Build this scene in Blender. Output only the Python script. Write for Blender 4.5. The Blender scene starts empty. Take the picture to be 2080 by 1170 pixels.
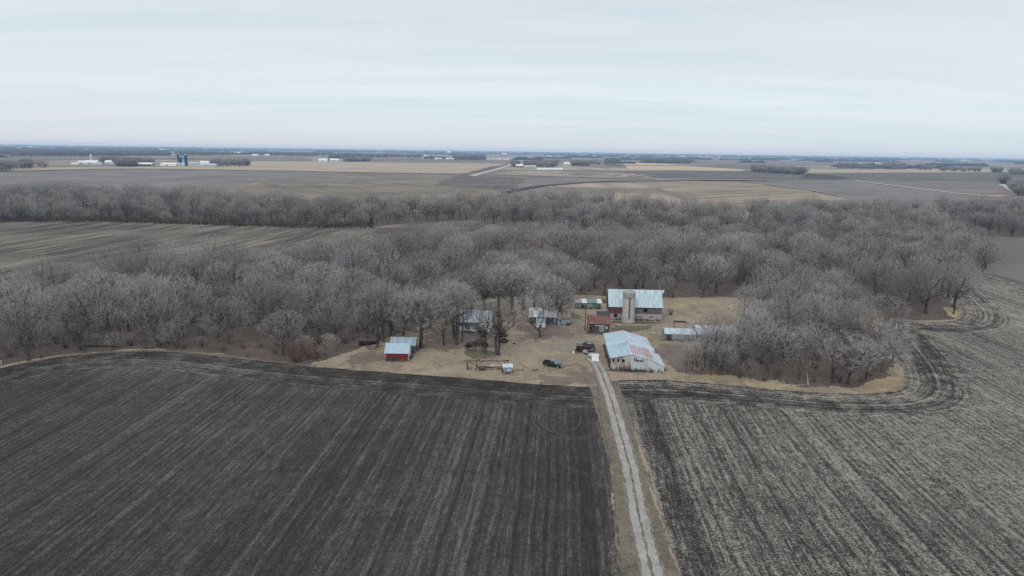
import bpy, bmesh, math, random
import numpy as np
from mathutils import Vector, Matrix, noise
from mathutils.geometry import delaunay_2d_cdt

SC = bpy.context.scene
COL = SC.collection
rad = math.radians
random.seed(7)
rng = np.random.default_rng(7)

# ------------------------------------------------------------------ camera
H = 58.0; F = 1380.0; PITCH = rad(11.45); ROLL = 0.0141
_c, _s = math.cos(PITCH), math.sin(PITCH)
_f = Vector((0, _c, -_s)); _r0 = Vector((1, 0, 0)); _u0 = Vector((0, _s, _c))
_u = _u0 * math.cos(ROLL) - _r0 * math.sin(ROLL)
_r = _r0 * math.cos(ROLL) + _u0 * math.sin(ROLL)
cam = bpy.data.cameras.new('camera'); cam.sensor_width = 36.0; cam.lens = 36.0 * F / 2080
cam.clip_start = 1.0; cam.clip_end = 120000
camo = bpy.data.objects.new('camera', cam); COL.objects.link(camo)
camo.matrix_world = Matrix(((_r.x, _u.x, -_f.x, 0), (_r.y, _u.y, -_f.y, 0), (_r.z, _u.z, -_f.z, H), (0, 0, 0, 1)))
SC.camera = camo

def gp(px, py):
    """survey: where on the flat ground a spot of the aerial photo lies (metres east, metres north)"""
    d = _f + _r * ((px - 1040) / F) - _u * ((py - 585) / F)
    t = -H / min(d.z, -0.0012)
    return Vector((d.x * t, d.y * t))

def project(x, y, z=0):
    d = Vector((x, y, z - H)); k = d.dot(_f)
    return 1040 + F * d.dot(_r) / k, 585 - F * d.dot(_u) / k, k

# ------------------------------------------------------------------ node helper
class NT:
    def __init__(s, nt): s.nt = nt
    def put(s, sock, v):
        if v is None: return
        if isinstance(v, bpy.types.NodeSocket): s.nt.links.new(v, sock)
        else: sock.default_value = v
    def new(s, t, **kw):
        n = s.nt.nodes.new(t)
        for k, v in kw.items(): setattr(n, k, v)
        return n
    def math(s, op, a, b=None, c=None, clamp=False):
        n = s.new('ShaderNodeMath', operation=op, use_clamp=clamp)
        s.put(n.inputs[0], a); s.put(n.inputs[1], b); s.put(n.inputs[2], c)
        return n.outputs[0]
    def combine(s, x, y, z=0.0):
        n = s.new('ShaderNodeCombineXYZ'); s.put(n.inputs[0], x); s.put(n.inputs[1], y); s.put(n.inputs[2], z); return n.outputs[0]
    def separate(s, v):
        n = s.new('ShaderNodeSeparateXYZ'); s.put(n.inputs[0], v); return n.outputs
    def noise(s, v, scale=1.0, detail=3.0, rough=0.55, dist=0.0):
        n = s.new('ShaderNodeTexNoise'); s.put(n.inputs['Vector'], v)
        n.inputs['Scale'].default_value = scale; n.inputs['Detail'].default_value = detail
        n.inputs['Roughness'].default_value = rough; n.inputs['Distortion'].default_value = dist
        return n.outputs['Fac']
    def mapping(s, v, scale=(1, 1, 1), rot=(0, 0, 0), loc=(0, 0, 0)):
        n = s.new('ShaderNodeMapping'); s.put(n.inputs['Vector'], v)
        n.inputs['Scale'].default_value = scale; n.inputs['Rotation'].default_value = rot; n.inputs['Location'].default_value = loc
        return n.outputs[0]
    def ramp(s, f, stops, interp='LINEAR'):
        n = s.new('ShaderNodeValToRGB'); cr = n.color_ramp; cr.interpolation = interp
        while len(cr.elements) < len(stops): cr.elements.new(0.5)
        for e, (p, c) in zip(cr.elements, stops):
            e.position = p; e.color = (c, c, c, 1) if not hasattr(c, '__len__') else (*c[:3], 1)
        s.put(n.inputs[0], f); return n.outputs[0]
    def mix(s, f, a, b, mode='MIX'):
        n = s.new('ShaderNodeMix', data_type='RGBA', blend_type=mode)
        s.put(n.inputs[0], f)
        s.put(n.inputs[6], (*a, 1) if isinstance(a, tuple) and len(a) == 3 else a)
        s.put(n.inputs[7], (*b, 1) if isinstance(b, tuple) and len(b) == 3 else b)
        return n.outputs[2]
    def range(s, v, a, b, c=0.0, d=1.0):
        n = s.new('ShaderNodeMapRange'); s.put(n.inputs[0], v)
        for i, q in enumerate((a, b, c, d)): n.inputs[1 + i].default_value = q
        return n.outputs[0]

def material(name):
    m = bpy.data.materials.new(name); m.use_nodes = True
    nt = m.node_tree; nt.nodes.clear()
    g = NT(nt)
    out = g.new('ShaderNodeOutputMaterial'); b = g.new('ShaderNodeBsdfPrincipled')
    nt.links.new(b.outputs[0], out.inputs[0])
    b.inputs['Specular IOR Level'].default_value = 0.2
    b.inputs['Roughness'].default_value = 0.9
    tc = g.new('ShaderNodeTexCoord')
    return m, g, b, tc

def bump(g, b, h, strength=0.5, dist=0.1):
    n = g.new('ShaderNodeBump'); n.inputs['Strength'].default_value = strength; n.inputs['Distance'].default_value = dist
    g.put(n.inputs['Height'], h); g.nt.links.new(n.outputs[0], b.inputs['Normal'])

def plain(name, col, rough=0.8, metal=0.0, var=0.15, scale=1.5, spec=0.3):
    m, g, b, tc = material(name)
    n = g.noise(tc.outputs['Object'], scale, 4)
    k = g.range(n, 0.3, 0.7, 1 - var, 1 + var)
    g.put(b.inputs['Base Color'], g.mix(1.0, tuple(col), g.combine(k, k, k), 'MULTIPLY'))
    b.inputs['Roughness'].default_value = rough; b.inputs['Metallic'].default_value = metal
    b.inputs['Specular IOR Level'].default_value = spec
    return m

# ------------------------------------------------------------------ materials: ground
ROW = rad(-3.9)          # the rows of the two near fields run almost along the driveway

def field_mat(name, dark, mid, light, row=ROW, lift=0.0, head=16.0, clump=1.0, fine=1.0, wide=1.0, rows=1.0, tint=(.10, .08, .07)):
    m, g, b, tc = material(name)
    P = tc.outputs['Object']
    at = g.new('ShaderNodeAttribute', attribute_name='edge')
    ed = at.outputs['Fac']
    rot = g.mapping(P, rot=(0, 0, -row))
    x, y, _ = g.separate(rot)
    wob = g.math('MULTIPLY', g.math('SUBTRACT', g.noise(P, 0.02, 2), 0.5), 2.0)
    x = g.math('ADD', x, wob)
    # inside the headland the implement followed the edge, so the stripes do too
    hm = g.math('LESS_THAN', g.math('ADD', ed, g.math('MULTIPLY', g.noise(P, 0.25, 2), 3.0)), head)
    xe = g.math('ADD', g.math('MULTIPLY', ed, hm), g.math('MULTIPLY', x, g.math('SUBTRACT', 1.0, hm)))
    ye = g.math('MULTIPLY', y, g.math('SUBTRACT', 1.0, g.math('MULTIPLY', hm, 0.75)))
    passes = g.noise(g.combine(g.math('DIVIDE', xe, 3.6), g.math('DIVIDE', ye, 420.0), 3.0), 1.0, 2, .6)
    s2 = g.noise(g.combine(g.math('DIVIDE', xe, 0.85), g.math('DIVIDE', ye, 170.0), 1.0), 1.0, 2, .65)
    s3 = g.noise(g.combine(g.math('DIVIDE', xe, 0.30), g.math('DIVIDE', ye, 5.5), 7.0), 1.0, 3, .7)
    sp = g.noise(P, 2.6, 4, .8)
    sp2 = g.noise(P, 0.7, 3, .65)
    big = g.noise(P, 0.018, 3, .5)
    mid_ = g.noise(P, 0.11, 3, .6)
    xr = g.math('ADD', xe, g.math('MULTIPLY', g.noise(g.combine(g.math('DIVIDE', xe, 3.0), g.math('DIVIDE', ye, 30.0), 5.0), 1.0, 2), .9))
    row_ = g.math('MULTIPLY', g.math('SINE', g.math('MULTIPLY', xr, 2 * math.pi / 1.52)), g.range(g.noise(P, .16, 3), .38, .62, .03, .17))
    def dev(n_, k_): return g.math('MULTIPLY', g.math('SUBTRACT', n_, 0.5), k_)
    v = dev(passes, 1.05 * wide)
    for q_ in (dev(s2, 1.35 * wide), dev(s3, 1.0 * fine), dev(sp, 2.3 * clump), dev(sp2, .75 * clump), dev(big, .45), dev(mid_, .35), g.math('MULTIPLY', row_, rows)):
        v = g.math('ADD', v, q_)
    v = g.math('ADD', v, g.math('MULTIPLY', hm, g.math('ADD', dev(g.noise(P, .22, 4, .7), 1.5), dev(g.noise(P, 1.1, 3, .7), .9))))
    dk = g.new('ShaderNodeAttribute', attribute_name='dark').outputs['Fac']
    dk = g.math('MULTIPLY', dk, g.range(g.noise(P, 0.35, 3), .3, .6, .6, 1.25))
    v = g.math('SUBTRACT', g.math('ADD', v, 0.5 + lift), dk)
    c = g.ramp(v, [(0.1, dark), (0.48, mid), (0.78, light), (1.0, tuple(min(1, q * 1.25) for q in light))])
    c = g.mix(g.range(g.noise(P, 0.045, 3), .5, .68, 0, .22), c, tint)
    g.put(b.inputs['Base Color'], c)
    bump(g, b, g.math('ADD', s3, sp), 0.9, 0.25)
    return m

M = {}
M['soil'] = field_mat('dark_tilled_soil', (.033, .028, .0245), (.079, .068, .060), (.180, .158, .136), lift=-.07, clump=.7, wide=.6, fine=1.1, rows=.5, tint=(.075, .066, .063))
M['stubble'] = field_mat('corn_stubble_soil', (.030, .026, .023), (.116, .102, .090), (.335, .292, .245), lift=.03, clump=1.15, fine=1.35, wide=.6, rows=.75, tint=(.15, .128, .112))

def grass_mat(name, a, b_, c, leaf=None, scale=1.0):
    m, g, b, tc = material(name)
    P = tc.outputs['Object']
    n1 = g.noise(P, 0.07 * scale, 5, .6, .4); n2 = g.noise(P, 0.9 * scale, 4, .65); n3 = g.noise(P, 3.5, 3, .7)
    n4 = g.noise(g.mapping(P, scale=(1, .45, 1)), 0.22 * scale, 4, .6)
    v = g.math('ADD', g.math('MULTIPLY', n1, .55), g.math('MULTIPLY', n2, .45))
    v = g.math('ADD', v, g.math('MULTIPLY', g.math('SUBTRACT', n3, .5), .5))
    col = g.ramp(v, [(.28, a), (.47, b_), (.68, c)])
    col = g.mix(g.range(n4, .52, .66, 0, .55), col, leaf or a)
    g.put(b.inputs['Base Color'], col)
    bump(g, b, n2, .8, .3)
    return m

M['yard'] = grass_mat('dormant_yard_grass', (.165, .128, .095), (.325, .255, .185), (.48, .385, .28), leaf=(.185, .15, .105))
M['litter'] = grass_mat('oak_leaf_litter', (.065, .052, .045), (.135, .102, .085), (.20, .15, .12), leaf=(.10, .078, .066), scale=1.6)
M['thin_litter'] = grass_mat('leaf_strewn_grass', (.13, .10, .085), (.215, .165, .135), (.29, .225, .18), leaf=(.15, .115, .095), scale=2)
M['straw'] = grass_mat('tall_straw_grass', (.20, .15, .09), (.38, .29, .175), (.55, .43, .27), leaf=(.33, .27, .16), scale=2)
M['verge'] = grass_mat('verge_grass', (.07, .06, .05), (.19, .155, .115), (.30, .245, .18), leaf=(.12, .10, .085), scale=2.2)
M['green'] = grass_mat('greenish_grass', (.09, .09, .055), (.15, .145, .09), (.24, .22, .14), leaf=(.12, .13, .07), scale=2)
M['gravel'] = grass_mat('crushed_gravel', (.22, .20, .175), (.42, .39, .35), (.58, .55, .505), leaf=(.32, .29, .25), scale=5)
M['farroad'] = grass_mat('pale_field_track', (.42, .38, .32), (.48, .43, .37), (.55, .50, .44), leaf=(.42, .37, .3), scale=.2)
M['trackline'] = grass_mat('pressed_wheel_marks', (.06, .055, .052), (.12, .112, .105), (.18, .165, .15), leaf=(.06, .055, .05), scale=3)
M['mud'] = grass_mat('bare_wheel_rut', (.15, .13, .11), (.29, .26, .23), (.42, .385, .35), leaf=(.20, .175, .15), scale=3)

def far_field_mat(name, a, b_, row=0.0, stripe=14.0, amt=.6):
    m, g, b, tc = material(name)
    P = tc.outputs['Object']
    rot = g.mapping(P, rot=(0, 0, -row))
    x, y, _ = g.separate(rot)
    x = g.math('ADD', x, g.math('MULTIPLY', g.noise(P, .006, 2), 40.0))
    s1 = g.noise(g.combine(g.math('DIVIDE', x, stripe), g.math('DIVIDE', y, stripe * 35), 0), 1, 3, .7)
    s2 = g.noise(P, .008, 4, .6); s3 = g.noise(P, .12, 4, .7)
    v = g.math('ADD', g.math('MULTIPLY', g.math('SUBTRACT', s1, .5), 2.2 * amt), g.math('MULTIPLY', g.math('SUBTRACT', s2, .5), 1.7))
    v = g.math('ADD', g.math('ADD', v, .5), g.math('MULTIPLY', g.math('SUBTRACT', s3, .5), .7))
    g.put(b.inputs['Base Color'], g.ramp(v, [(.15, a), (.85, b_)]))
    return m

# countryside beyond: patchwork of sections
def country_mat():
    m, g, b, tc = material('farmland_patchwork')
    P = tc.outputs['Object']
    Q = g.mapping(P, rot=(0, 0, rad(-4)), scale=(1 / 820, 1 / 420, 1))
    vo = g.new('ShaderNodeTexVoronoi', distance='CHEBYCHEV'); g.put(vo.inputs['Vector'], Q); vo.inputs['Scale'].default_value = 1; vo.inputs['Randomness'].default_value = .75
    r, gg, _ = g.separate(vo.outputs['Color'])
    col = g.ramp(r, [(0, (0.135, 0.115, 0.100)), (.3, (0.206, 0.172, 0.143)), (.55, (0.317, 0.259, 0.200)), (.8, (0.444, 0.357, 0.257)), (1, (0.190, 0.160, 0.143))])
    st = g.noise(g.mapping(P, scale=(1 / 60, 1 / 900, 1)), 1, 3)
    k = g.range(st, .3, .7, .75, 1.25)
    col = g.mix(1.0, col, g.combine(k, k, k), 'MULTIPLY')
    n = g.noise(P, .004, 4)
    col = g.mix(g.range(n, .45, .7, 0, .5), col, (0.190, 0.160, 0.136))
    g.put(b.inputs['Base Color'], col)
    return m
M['country'] = country_mat()

# ------------------------------------------------------------------ mesh helpers
def prop(o, label=None, cat=None, group=None, kind=None):
    if label: o['label'] = label
    if cat: o['category'] = cat
    if group: o['group'] = group
    if kind: o['kind'] = kind
    return o

def link(name, me, mats, parent=None):
    o = bpy.data.objects.new(name, me); COL.objects.link(o)
    for m in (mats if isinstance(mats, (list, tuple)) else [mats]): me.materials.append(m)
    if parent is not None: o.parent = parent
    return o

def empty(name, loc, rz=0, label=None, cat=None, group=None):
    o = bpy.data.objects.new(name, None); COL.objects.link(o)
    o.location = (loc[0], loc[1], loc[2] if len(loc) > 2 else 0); o.rotation_euler = (0, 0, rz); o.empty_display_size = 1
    return prop(o, label, cat, group)

def smooth_line(pts, closed=False, step=6.0):
    P = [Vector(p) for p in pts]; n = len(P); out = []
    rngi = range(n if closed else n - 1)
    for i in rngi:
        p0 = P[(i - 1) % n] if closed or i > 0 else P[0]; p1 = P[i]; p2 = P[(i + 1) % n]
        p3 = P[(i + 2) % n] if closed or i + 2 < n else P[-1]
        k = max(1, int((p2 - p1).length / step))
        for j in range(k):
            t = j / k
            out.append(0.5 * ((2 * p1) + (p2 - p0) * t + (2 * p0 - 5 * p1 + 4 * p2 - p3) * t * t + (3 * p1 - p0 - 3 * p2 + p3) * t ** 3))
    if not closed: out.append(P[-1])
    return out

def densify(P, step, closed=True):
    out = []; n = len(P)
    for i in range(n if closed else n - 1):
        a, b = P[i], P[(i + 1) % n]; k = max(1, int((b - a).length / step))
        out += [a.lerp(b, j / k) for j in range(k)]
    if not closed: out.append(P[-1])
    return out

def ragged(P, amp, seed=0.0):
    return [p + Vector((noise.noise(Vector((p.x * .9, p.y * .9, seed))), noise.noise(Vector((p.x * .9, p.y * .9, seed + 9.7))))) * amp
            + Vector((noise.noise(Vector((p.x * .12, p.y * .12, seed + 3))), noise.noise(Vector((p.x * .12, p.y * .12, seed + 5))))) * amp * 1.6 for p in P]

def inside(poly, X, Y):
    px = np.array([p[0] for p in poly]); py = np.array([p[1] for p in poly])
    X = np.atleast_1d(np.asarray(X, float)); Y = np.atleast_1d(np.asarray(Y, float)); r = np.zeros(X.shape, bool)
    j = len(px) - 1
    for i in range(len(px)):
        c = (py[i] > Y) != (py[j] > Y)
        with np.errstate(divide='ignore', invalid='ignore'):
            xi = (px[j] - px[i]) * (Y - py[i]) / (py[j] - py[i]) + px[i]
        r ^= c & (X < xi); j = i
    return r

def dist_line(line, X, Y):
    A = np.array([[p[0], p[1]] for p in line[:-1]]); B = np.array([[p[0], p[1]] for p in line[1:]])
    Pn = np.stack([X, Y], 1); best = np.full(len(X), 1e9)
    for a, b in zip(A, B):
        d = b - a; L = max(d @ d, 1e-9); t = np.clip(((Pn - a) @ d) / L, 0, 1)
        q = Pn - (a + t[:, None] * d); best = np.minimum(best, np.sqrt((q ** 2).sum(1)))
    return best

def sheet(name, poly, z, mat, cell=None, edge_line=None, dark_fn=None, step=.8, amp=.35, kind='structure', label=None):
    P = ragged(densify([Vector((p[0], p[1])) for p in poly], step), amp, hash(name) % 50 * 0 + len(name) * 1.7) if amp else [Vector((p[0], p[1])) for p in poly]
    V = list(P); n = len(P)
    if cell:
        xs = [p.x for p in P]; ys = [p.y for p in P]
        gx, gy = np.meshgrid(np.arange(min(xs), max(xs), cell), np.arange(min(ys), max(ys), cell))
        gx = gx.ravel() + rng.uniform(-.2, .2, gx.size) * cell; gy = gy.ravel() + rng.uniform(-.2, .2, gy.size) * cell
        ok = inside(P, gx, gy)
        V += [Vector((a, b)) for a, b in zip(gx[ok], gy[ok])]
    r = delaunay_2d_cdt(V, [], [list(range(n))], 1, 1e-4)
    me = bpy.data.meshes.new(name); me.from_pydata([(v.x, v.y, z) for v in r[0]], [], [f for f in r[2]]); me.update()
    if me.polygons and me.polygons[0].normal.z < 0: me.flip_normals()
    X = np.array([v.x for v in r[0]]); Y = np.array([v.y for v in r[0]])
    if edge_line is not None:
        ed = dist_line(edge_line, X, Y); a = me.attributes.new('edge', 'FLOAT', 'POINT'); a.data.foreach_set('value', ed.astype(np.float32))
        dk = dark_fn(X, Y, ed) if dark_fn else np.zeros(len(X)); a = me.attributes.new('dark', 'FLOAT', 'POINT'); a.data.foreach_set('value', dk.astype(np.float32))
    o = link(name, me, mat); prop(o, label, None, None, kind)
    return o

def ribbon(name, pts, width, z, mat, jit=.15, kind='structure', smooth=True, step=.8, parent=None):
    L = smooth_line(pts, False, 4) if smooth else [Vector(p) for p in pts]
    L = densify(L, step, False); vs = []; fs = []
    for i, p in enumerate(L):
        t = (L[min(i + 1, len(L) - 1)] - L[max(i - 1, 0)]).normalized(); nrm = Vector((-t.y, t.x))
        w = width if not hasattr(width, '__len__') else width[0] + (width[1] - width[0]) * i / (len(L) - 1)
        for sgn in (-1, 1):
            q = p + nrm * sgn * (w / 2 + jit * noise.noise(Vector((p.x * .8, p.y * .8, sgn * 5.0 + z * 100))) + jit * .7 * noise.noise(Vector((p.x * 3, p.y * 3, sgn * 8.0))))
            vs.append((q.x, q.y, z))
        if i: k = 2 * i; fs.append((k - 2, k - 1, k + 1, k))
    me = bpy.data.meshes.new(name); me.from_pydata(vs, [], fs); me.update()
    if me.polygons[0].normal.z < 0: me.flip_normals()
    o = link(name, me, mat, parent)
    if kind: o['kind'] = kind
    return o

def multi_ribbon(name, lines, width, z, mat, jit=.1, kind='structure'):
    obs = [ribbon(name, l, width, z + .0 * i, mat, jit, kind) for i, l in enumerate(lines)]
    bm = bmesh.new()
    for o in obs: bm.from_mesh(o.data)
    me = bpy.data.meshes.new(name); bm.to_mesh(me); bm.free()
    for o in obs: bpy.data.objects.remove(o)
    o = link(name, me, mat); o['kind'] = kind; return o

class MB:
    """collects boxes, slabs and tubes; build() links them as one mesh object"""
    def __init__(s): s.v = []; s.f = []; s.m = []
    def add(s, vs, fs, mi=0):
        k = len(s.v); s.v += [tuple(v) for v in vs]; s.f += [tuple(i + k for i in f) for f in fs]; s.m += [mi] * len(fs); return s
    def box(s, x0, x1, y0, y1, z0, z1, mi=0):
        return s.add([(x0, y0, z0), (x1, y0, z0), (x1, y1, z0), (x0, y1, z0), (x0, y0, z1), (x1, y0, z1), (x1, y1, z1), (x0, y1, z1)],
                     [(0, 3, 2, 1), (4, 5, 6, 7), (0, 1, 5, 4), (1, 2, 6, 5), (2, 3, 7, 6), (3, 0, 4, 7)], mi)
    def hexa(s, lo, hi, mi=0):
        return s.add(list(lo) + list(hi), [(0, 3, 2, 1), (4, 5, 6, 7), (0, 1, 5, 4), (1, 2, 6, 5), (2, 3, 7, 6), (3, 0, 4, 7)], mi)
    def slab(s, a, b, c, d, t, mi=0):
        """a quad thickened by t along its normal"""
        a, b, c, d = map(Vector, (a, b, c, d)); n = (b - a).cross(d - a).normalized() * t
        return s.hexa((a, b, c, d), (a + n, b + n, c + n, d + n), mi)
    def prism(s, prof, y0, y1, mi=0):
        """profile in x-z extruded along y"""
        n = len(prof); vs = [(x, y0, z) for x, z in prof] + [(x, y1, z) for x, z in prof]
        fs = [tuple(range(n)), tuple(range(2 * n - 1, n - 1, -1))] + [(i, i + n, (i + 1) % n + n, (i + 1) % n) for i in range(n)]
        return s.add(vs, [f[::-1] for f in fs][0:] if False else fs, mi)
    def tube(s, a, b, r0, r1=None, n=8, mi=0, cap=True):
        a, b = Vector(a), Vector(b); r1 = r0 if r1 is None else r1; d = (b - a).normalized()
        u = d.orthogonal().normalized(); w = d.cross(u); vs = []
        for p, r in ((a, r0), (b, r1)):
            for i in range(n):
                t = 2 * math.pi * i / n; vs.append(p + (u * math.cos(t) + w * math.sin(t)) * r)
        fs = [(i, (i + 1) % n, n + (i + 1) % n, n + i) for i in range(n)]
        if cap: fs += [tuple(range(n - 1, -1, -1)), tuple(range(n, 2 * n))]
        return s.add(vs, fs, mi)
    def build(s, name, mats, parent=None, smooth=False, bevel=0):
        me = bpy.data.meshes.new(name); me.from_pydata(s.v, [], s.f); me.update()
        bm = bmesh.new(); bm.from_mesh(me); bmesh.ops.recalc_face_normals(bm, faces=bm.faces); bm.to_mesh(me); bm.free()
        o = link(name, me, mats, parent)
        me.polygons.foreach_set('material_index', s.m)
        if smooth: me.polygons.foreach_set('use_smooth', [True] * len(me.polygons))
        if bevel:
            b = o.modifiers.new('bevel', 'BEVEL'); b.width = bevel; b.segments = 2; b.limit_method = 'ANGLE'
        return o

# ------------------------------------------------------------------ ground
def pg(pts): return [gp(*p) for p in pts]

def build_ground():
    c = [0]; d = 60.0
    while c[-1] < 70000: c.append(c[-1] + d); d *= 1.25
    xs = np.array(sorted(set([-q for q in c] + c))); n = len(xs)
    vs = [(x, y, 0) for y in xs for x in xs]
    fs = [(j * n + i, j * n + i + 1, (j + 1) * n + i + 1, (j + 1) * n + i) for j in range(n - 1) for i in range(n - 1)]
    me = bpy.data.meshes.new('ground'); me.from_pydata(vs, [], fs); me.update()
    o = link('ground', me, M['country']); o['kind'] = 'structure'
build_ground()

# front edges of the two ploughed fields, surveyed on the ground
LEFT_EDGE = pg([(-330, 900), (-160, 800), (0, 750), (60, 736), (150, 723), (250, 716), (330, 715), (430, 722), (560, 738), (640, 746), (760, 755), (900, 765), (1050, 778), (1150, 784), (1200, 786)])
LEFT_SIDE = pg([(1220, 860), (1234, 930), (1246, 1030), (1259, 1170)])
LEFT_SIDE.append(LEFT_SIDE[-1] + (LEFT_SIDE[-1] - LEFT_SIDE[-2]) * 2.6)
LEFT_EDGE = smooth_line(LEFT_EDGE, False, 5)
left_poly = LEFT_EDGE + LEFT_SIDE + [Vector((LEFT_SIDE[-1].x - 190, LEFT_SIDE[-1].y)), Vector((-260, 90))]
RIGHT_EDGE = smooth_line(pg([(1254, 772), (1300, 772), (1370, 774), (1500, 784), (1640, 797), (1760, 801), (1818, 795), (1838, 777), (1832, 745), (1806, 700), (1786, 672), (1780, 655), (1800, 648), (1880, 655), (1935, 652), (1955, 636), (1940, 612), (1915, 585), (1890, 560), (1935, 554), (2000, 556), (2080, 578), (2200, 610)]), False, 4)
RIGHT_SIDE = pg([(1254, 790), (1300, 900), (1330, 1000), (1378, 1170)])
RIGHT_SIDE.append(RIGHT_SIDE[-1] + (RIGHT_SIDE[-1] - RIGHT_SIDE[-2]) * 1.5)
right_poly = RIGHT_EDGE + [Vector((330, 240)), Vector((330, 40)), RIGHT_SIDE[-1]] + RIGHT_SIDE[::-1][1:]

def dark_left(X, Y, ed):
    d = np.exp(-((ed - 3.5) / 3.2) ** 2) * .22 + np.exp(-((ed - 12) / 2.0) ** 2) * .10
    # rusty residue patch along the curved wood edge
    d -= np.exp(-((X + 88) / 40) ** 2 - ((Y - 176) / 12) ** 2) * .22
    s = dist_line(LEFT_SIDE, X, Y); d += np.exp(-((s - 4.5) / 3.0) ** 2) * .12 - np.exp(-((s - .8) / 1.0) ** 2) * .25
    d += np.exp(-((X - 10) / 22) ** 2 - ((Y - 100) / 28) ** 2) * .07
    return d
def dark_right(X, Y, ed):
    d = np.exp(-((ed - 9.5) / 2.2) ** 2) * .34 + np.exp(-((ed - 5.5) / 1.2) ** 2) * .22 + np.exp(-((ed - 13.5) / 1.0) ** 2) * .16
    d *= 1.0 - .7 * np.clip((Y - 215) / 40, 0, 1)
    # a darker strip of bare soil runs the whole length, beside the verge
    u = (X - 38.5) * math.cos(ROW) + (Y - 150) * -math.sin(ROW) * -1
    u = (X - (29.5 + (Y - 110) * .068)) 
    d += np.exp(-(u / 1.7) ** 2) * .30 * (Y < 158)
    d += np.exp(-((X - 29) / 5) ** 2 - ((Y - 152) / 16) ** 2) * .12
    d -= np.clip((X - 60) / 200, 0, .10)
    return d

WOOD_A = pg([(-260, 900), (-160, 790), (0, 746), (60, 732), (150, 718), (250, 711), (330, 710), (430, 717), (560, 733), (630, 741), (690, 722), (750, 704), (790, 684), (850, 668), (905, 648), (935, 620), (1000, 606), (1060, 602), (1170, 600), (1240, 604), (1360, 606), (1500, 604), (1600, 612), (1690, 645), (1800, 646), (1880, 652), (1930, 646), (1948, 630), (1930, 605), (1895, 570), (1880, 556), (1960, 553), (2005, 547), (2010, 530), (1960, 500), (1955, 484),
            (1900, 486), (1800, 476), (1700, 474), (1600, 478), (1500, 492), (1400, 502), (1200, 504), (1000, 504), (940, 500), (860, 506), (760, 520), (600, 548), (300, 562), (150, 610), (0, 592), (-260, 600)])
WOOD_B = pg([(1370, 758), (1440, 762), (1520, 772), (1640, 784), (1730, 788), (1790, 772), (1815, 742), (1802, 700), (1760, 660), (1700, 640), (1640, 620), (1560, 625), (1525, 645), (1510, 680), (1440, 705), (1385, 730)])
FARBELT = pg([(-500, 470), (0, 450), (200, 450), (430, 457), (640, 463), (745, 462), (860, 452), (960, 448), (1000, 456), (1080, 466), (1500, 474), (1800, 470), (1970, 480), (2080, 484), (2600, 495), (2600, 432), (2080, 427), (1800, 432), (1600, 434), (1400, 432), (1250, 416), (1050, 413), (900, 420), (700, 427), (500, 417), (300, 402), (0, 398), (-500, 392)])
YARD = pg([(600, 748), (700, 718), (780, 688), (840, 668), (900, 646), (940, 622), (1050, 606), (1170, 600), (1360, 604), (1520, 604), (1560, 625), (1530, 660), (1560, 700), (1700, 740), (1790, 745), (1836, 745), (1842, 777), (1820, 800), (1640, 802), (1500, 790), (1370, 780), (1254, 778), (1200, 800), (1150, 792), (1050, 784), (900, 771), (760, 760), (640, 752)])

sheet('forest_floor', WOOD_A, .02, M['litter'], 20, step=3, amp=1.5)
sheet('far_forest_floor', FARBELT, .02, M['litter'], 40, step=8, amp=3)
sheet('grassy_yard', YARD, .04, M['yard'], 12, step=.8, amp=.8)
M['clod'] = M['litter']
sheet('grove_floor', WOOD_B, .06, M['litter'], 12, step=.8, amp=1.6)
sheet('ploughed_field', left_poly, .09, M['soil'], 2.2, LEFT_EDGE, dark_left, step=.7, amp=.35)
sheet('stubble_field', right_poly, .09, M['stubble'], 2.2, RIGHT_EDGE, dark_right, step=.7, amp=.4)

# grass strip between wood and ploughed field, straw patches, verges
ribbon('grass_margin', [p + Vector((0, .9)) for p in LEFT_EDGE if -150 < p.x < -50], 1.7, .07, M['verge'], 1.0, smooth=False)
for nm, pts in (('straw_patch', [(1735, 792), (1768, 776), (1800, 765), (1822, 768), (1826, 784), (1800, 796), (1765, 799)]),
                ('straw_patch', [(1500, 776), (1560, 778), (1640, 788), (1655, 795), (1600, 795), (1520, 786)]),
                ('straw_patch', [(1425, 764), (1450, 758), (1465, 765), (1450, 771), (1430, 770)]),
                ('straw_patch', [(1912, 622), (1935, 626), (1950, 640), (1944, 648), (1925, 640)]),
                ('straw_patch', [(1355, 616), (1395, 617), (1400, 625), (1362, 628)]),
                ('straw_patch', [(905, 642), (925, 634), (930, 650), (912, 662)])):
    sheet(nm, pg(pts), .10, M['straw'], None, step=.5, amp=.9)
for pts in ([(950, 706), (1000, 716), (990, 733), (962, 732), (940, 720)], [(1240, 660), (1330, 662), (1325, 672), (1250, 676)], [(1120, 610), (1160, 632), (1180, 645), (1160, 650), (1120, 630)]):
    sheet('green_grass', pg(pts), .08, M['green'], None, step=.6, amp=1.6)
for pts in ([(846, 700), (880, 676), (930, 668), (1000, 680), (1010, 700), (960, 706), (900, 712), (850, 716)], [(1060, 664), (1140, 662), (1150, 674), (1110, 694), (1070, 690)], [(700, 722), (776, 694), (790, 720), (770, 734), (700, 740)], [(1120, 760), (1200, 752), (1204, 784), (1150, 782), (1090, 776)], [(1352, 700), (1420, 700), (1440, 740), (1400, 766), (1356, 752)]):
    sheet('leaf_strewn_grass', pg(pts), .072, M['thin_litter'], None, step=.6, amp=4)
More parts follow.
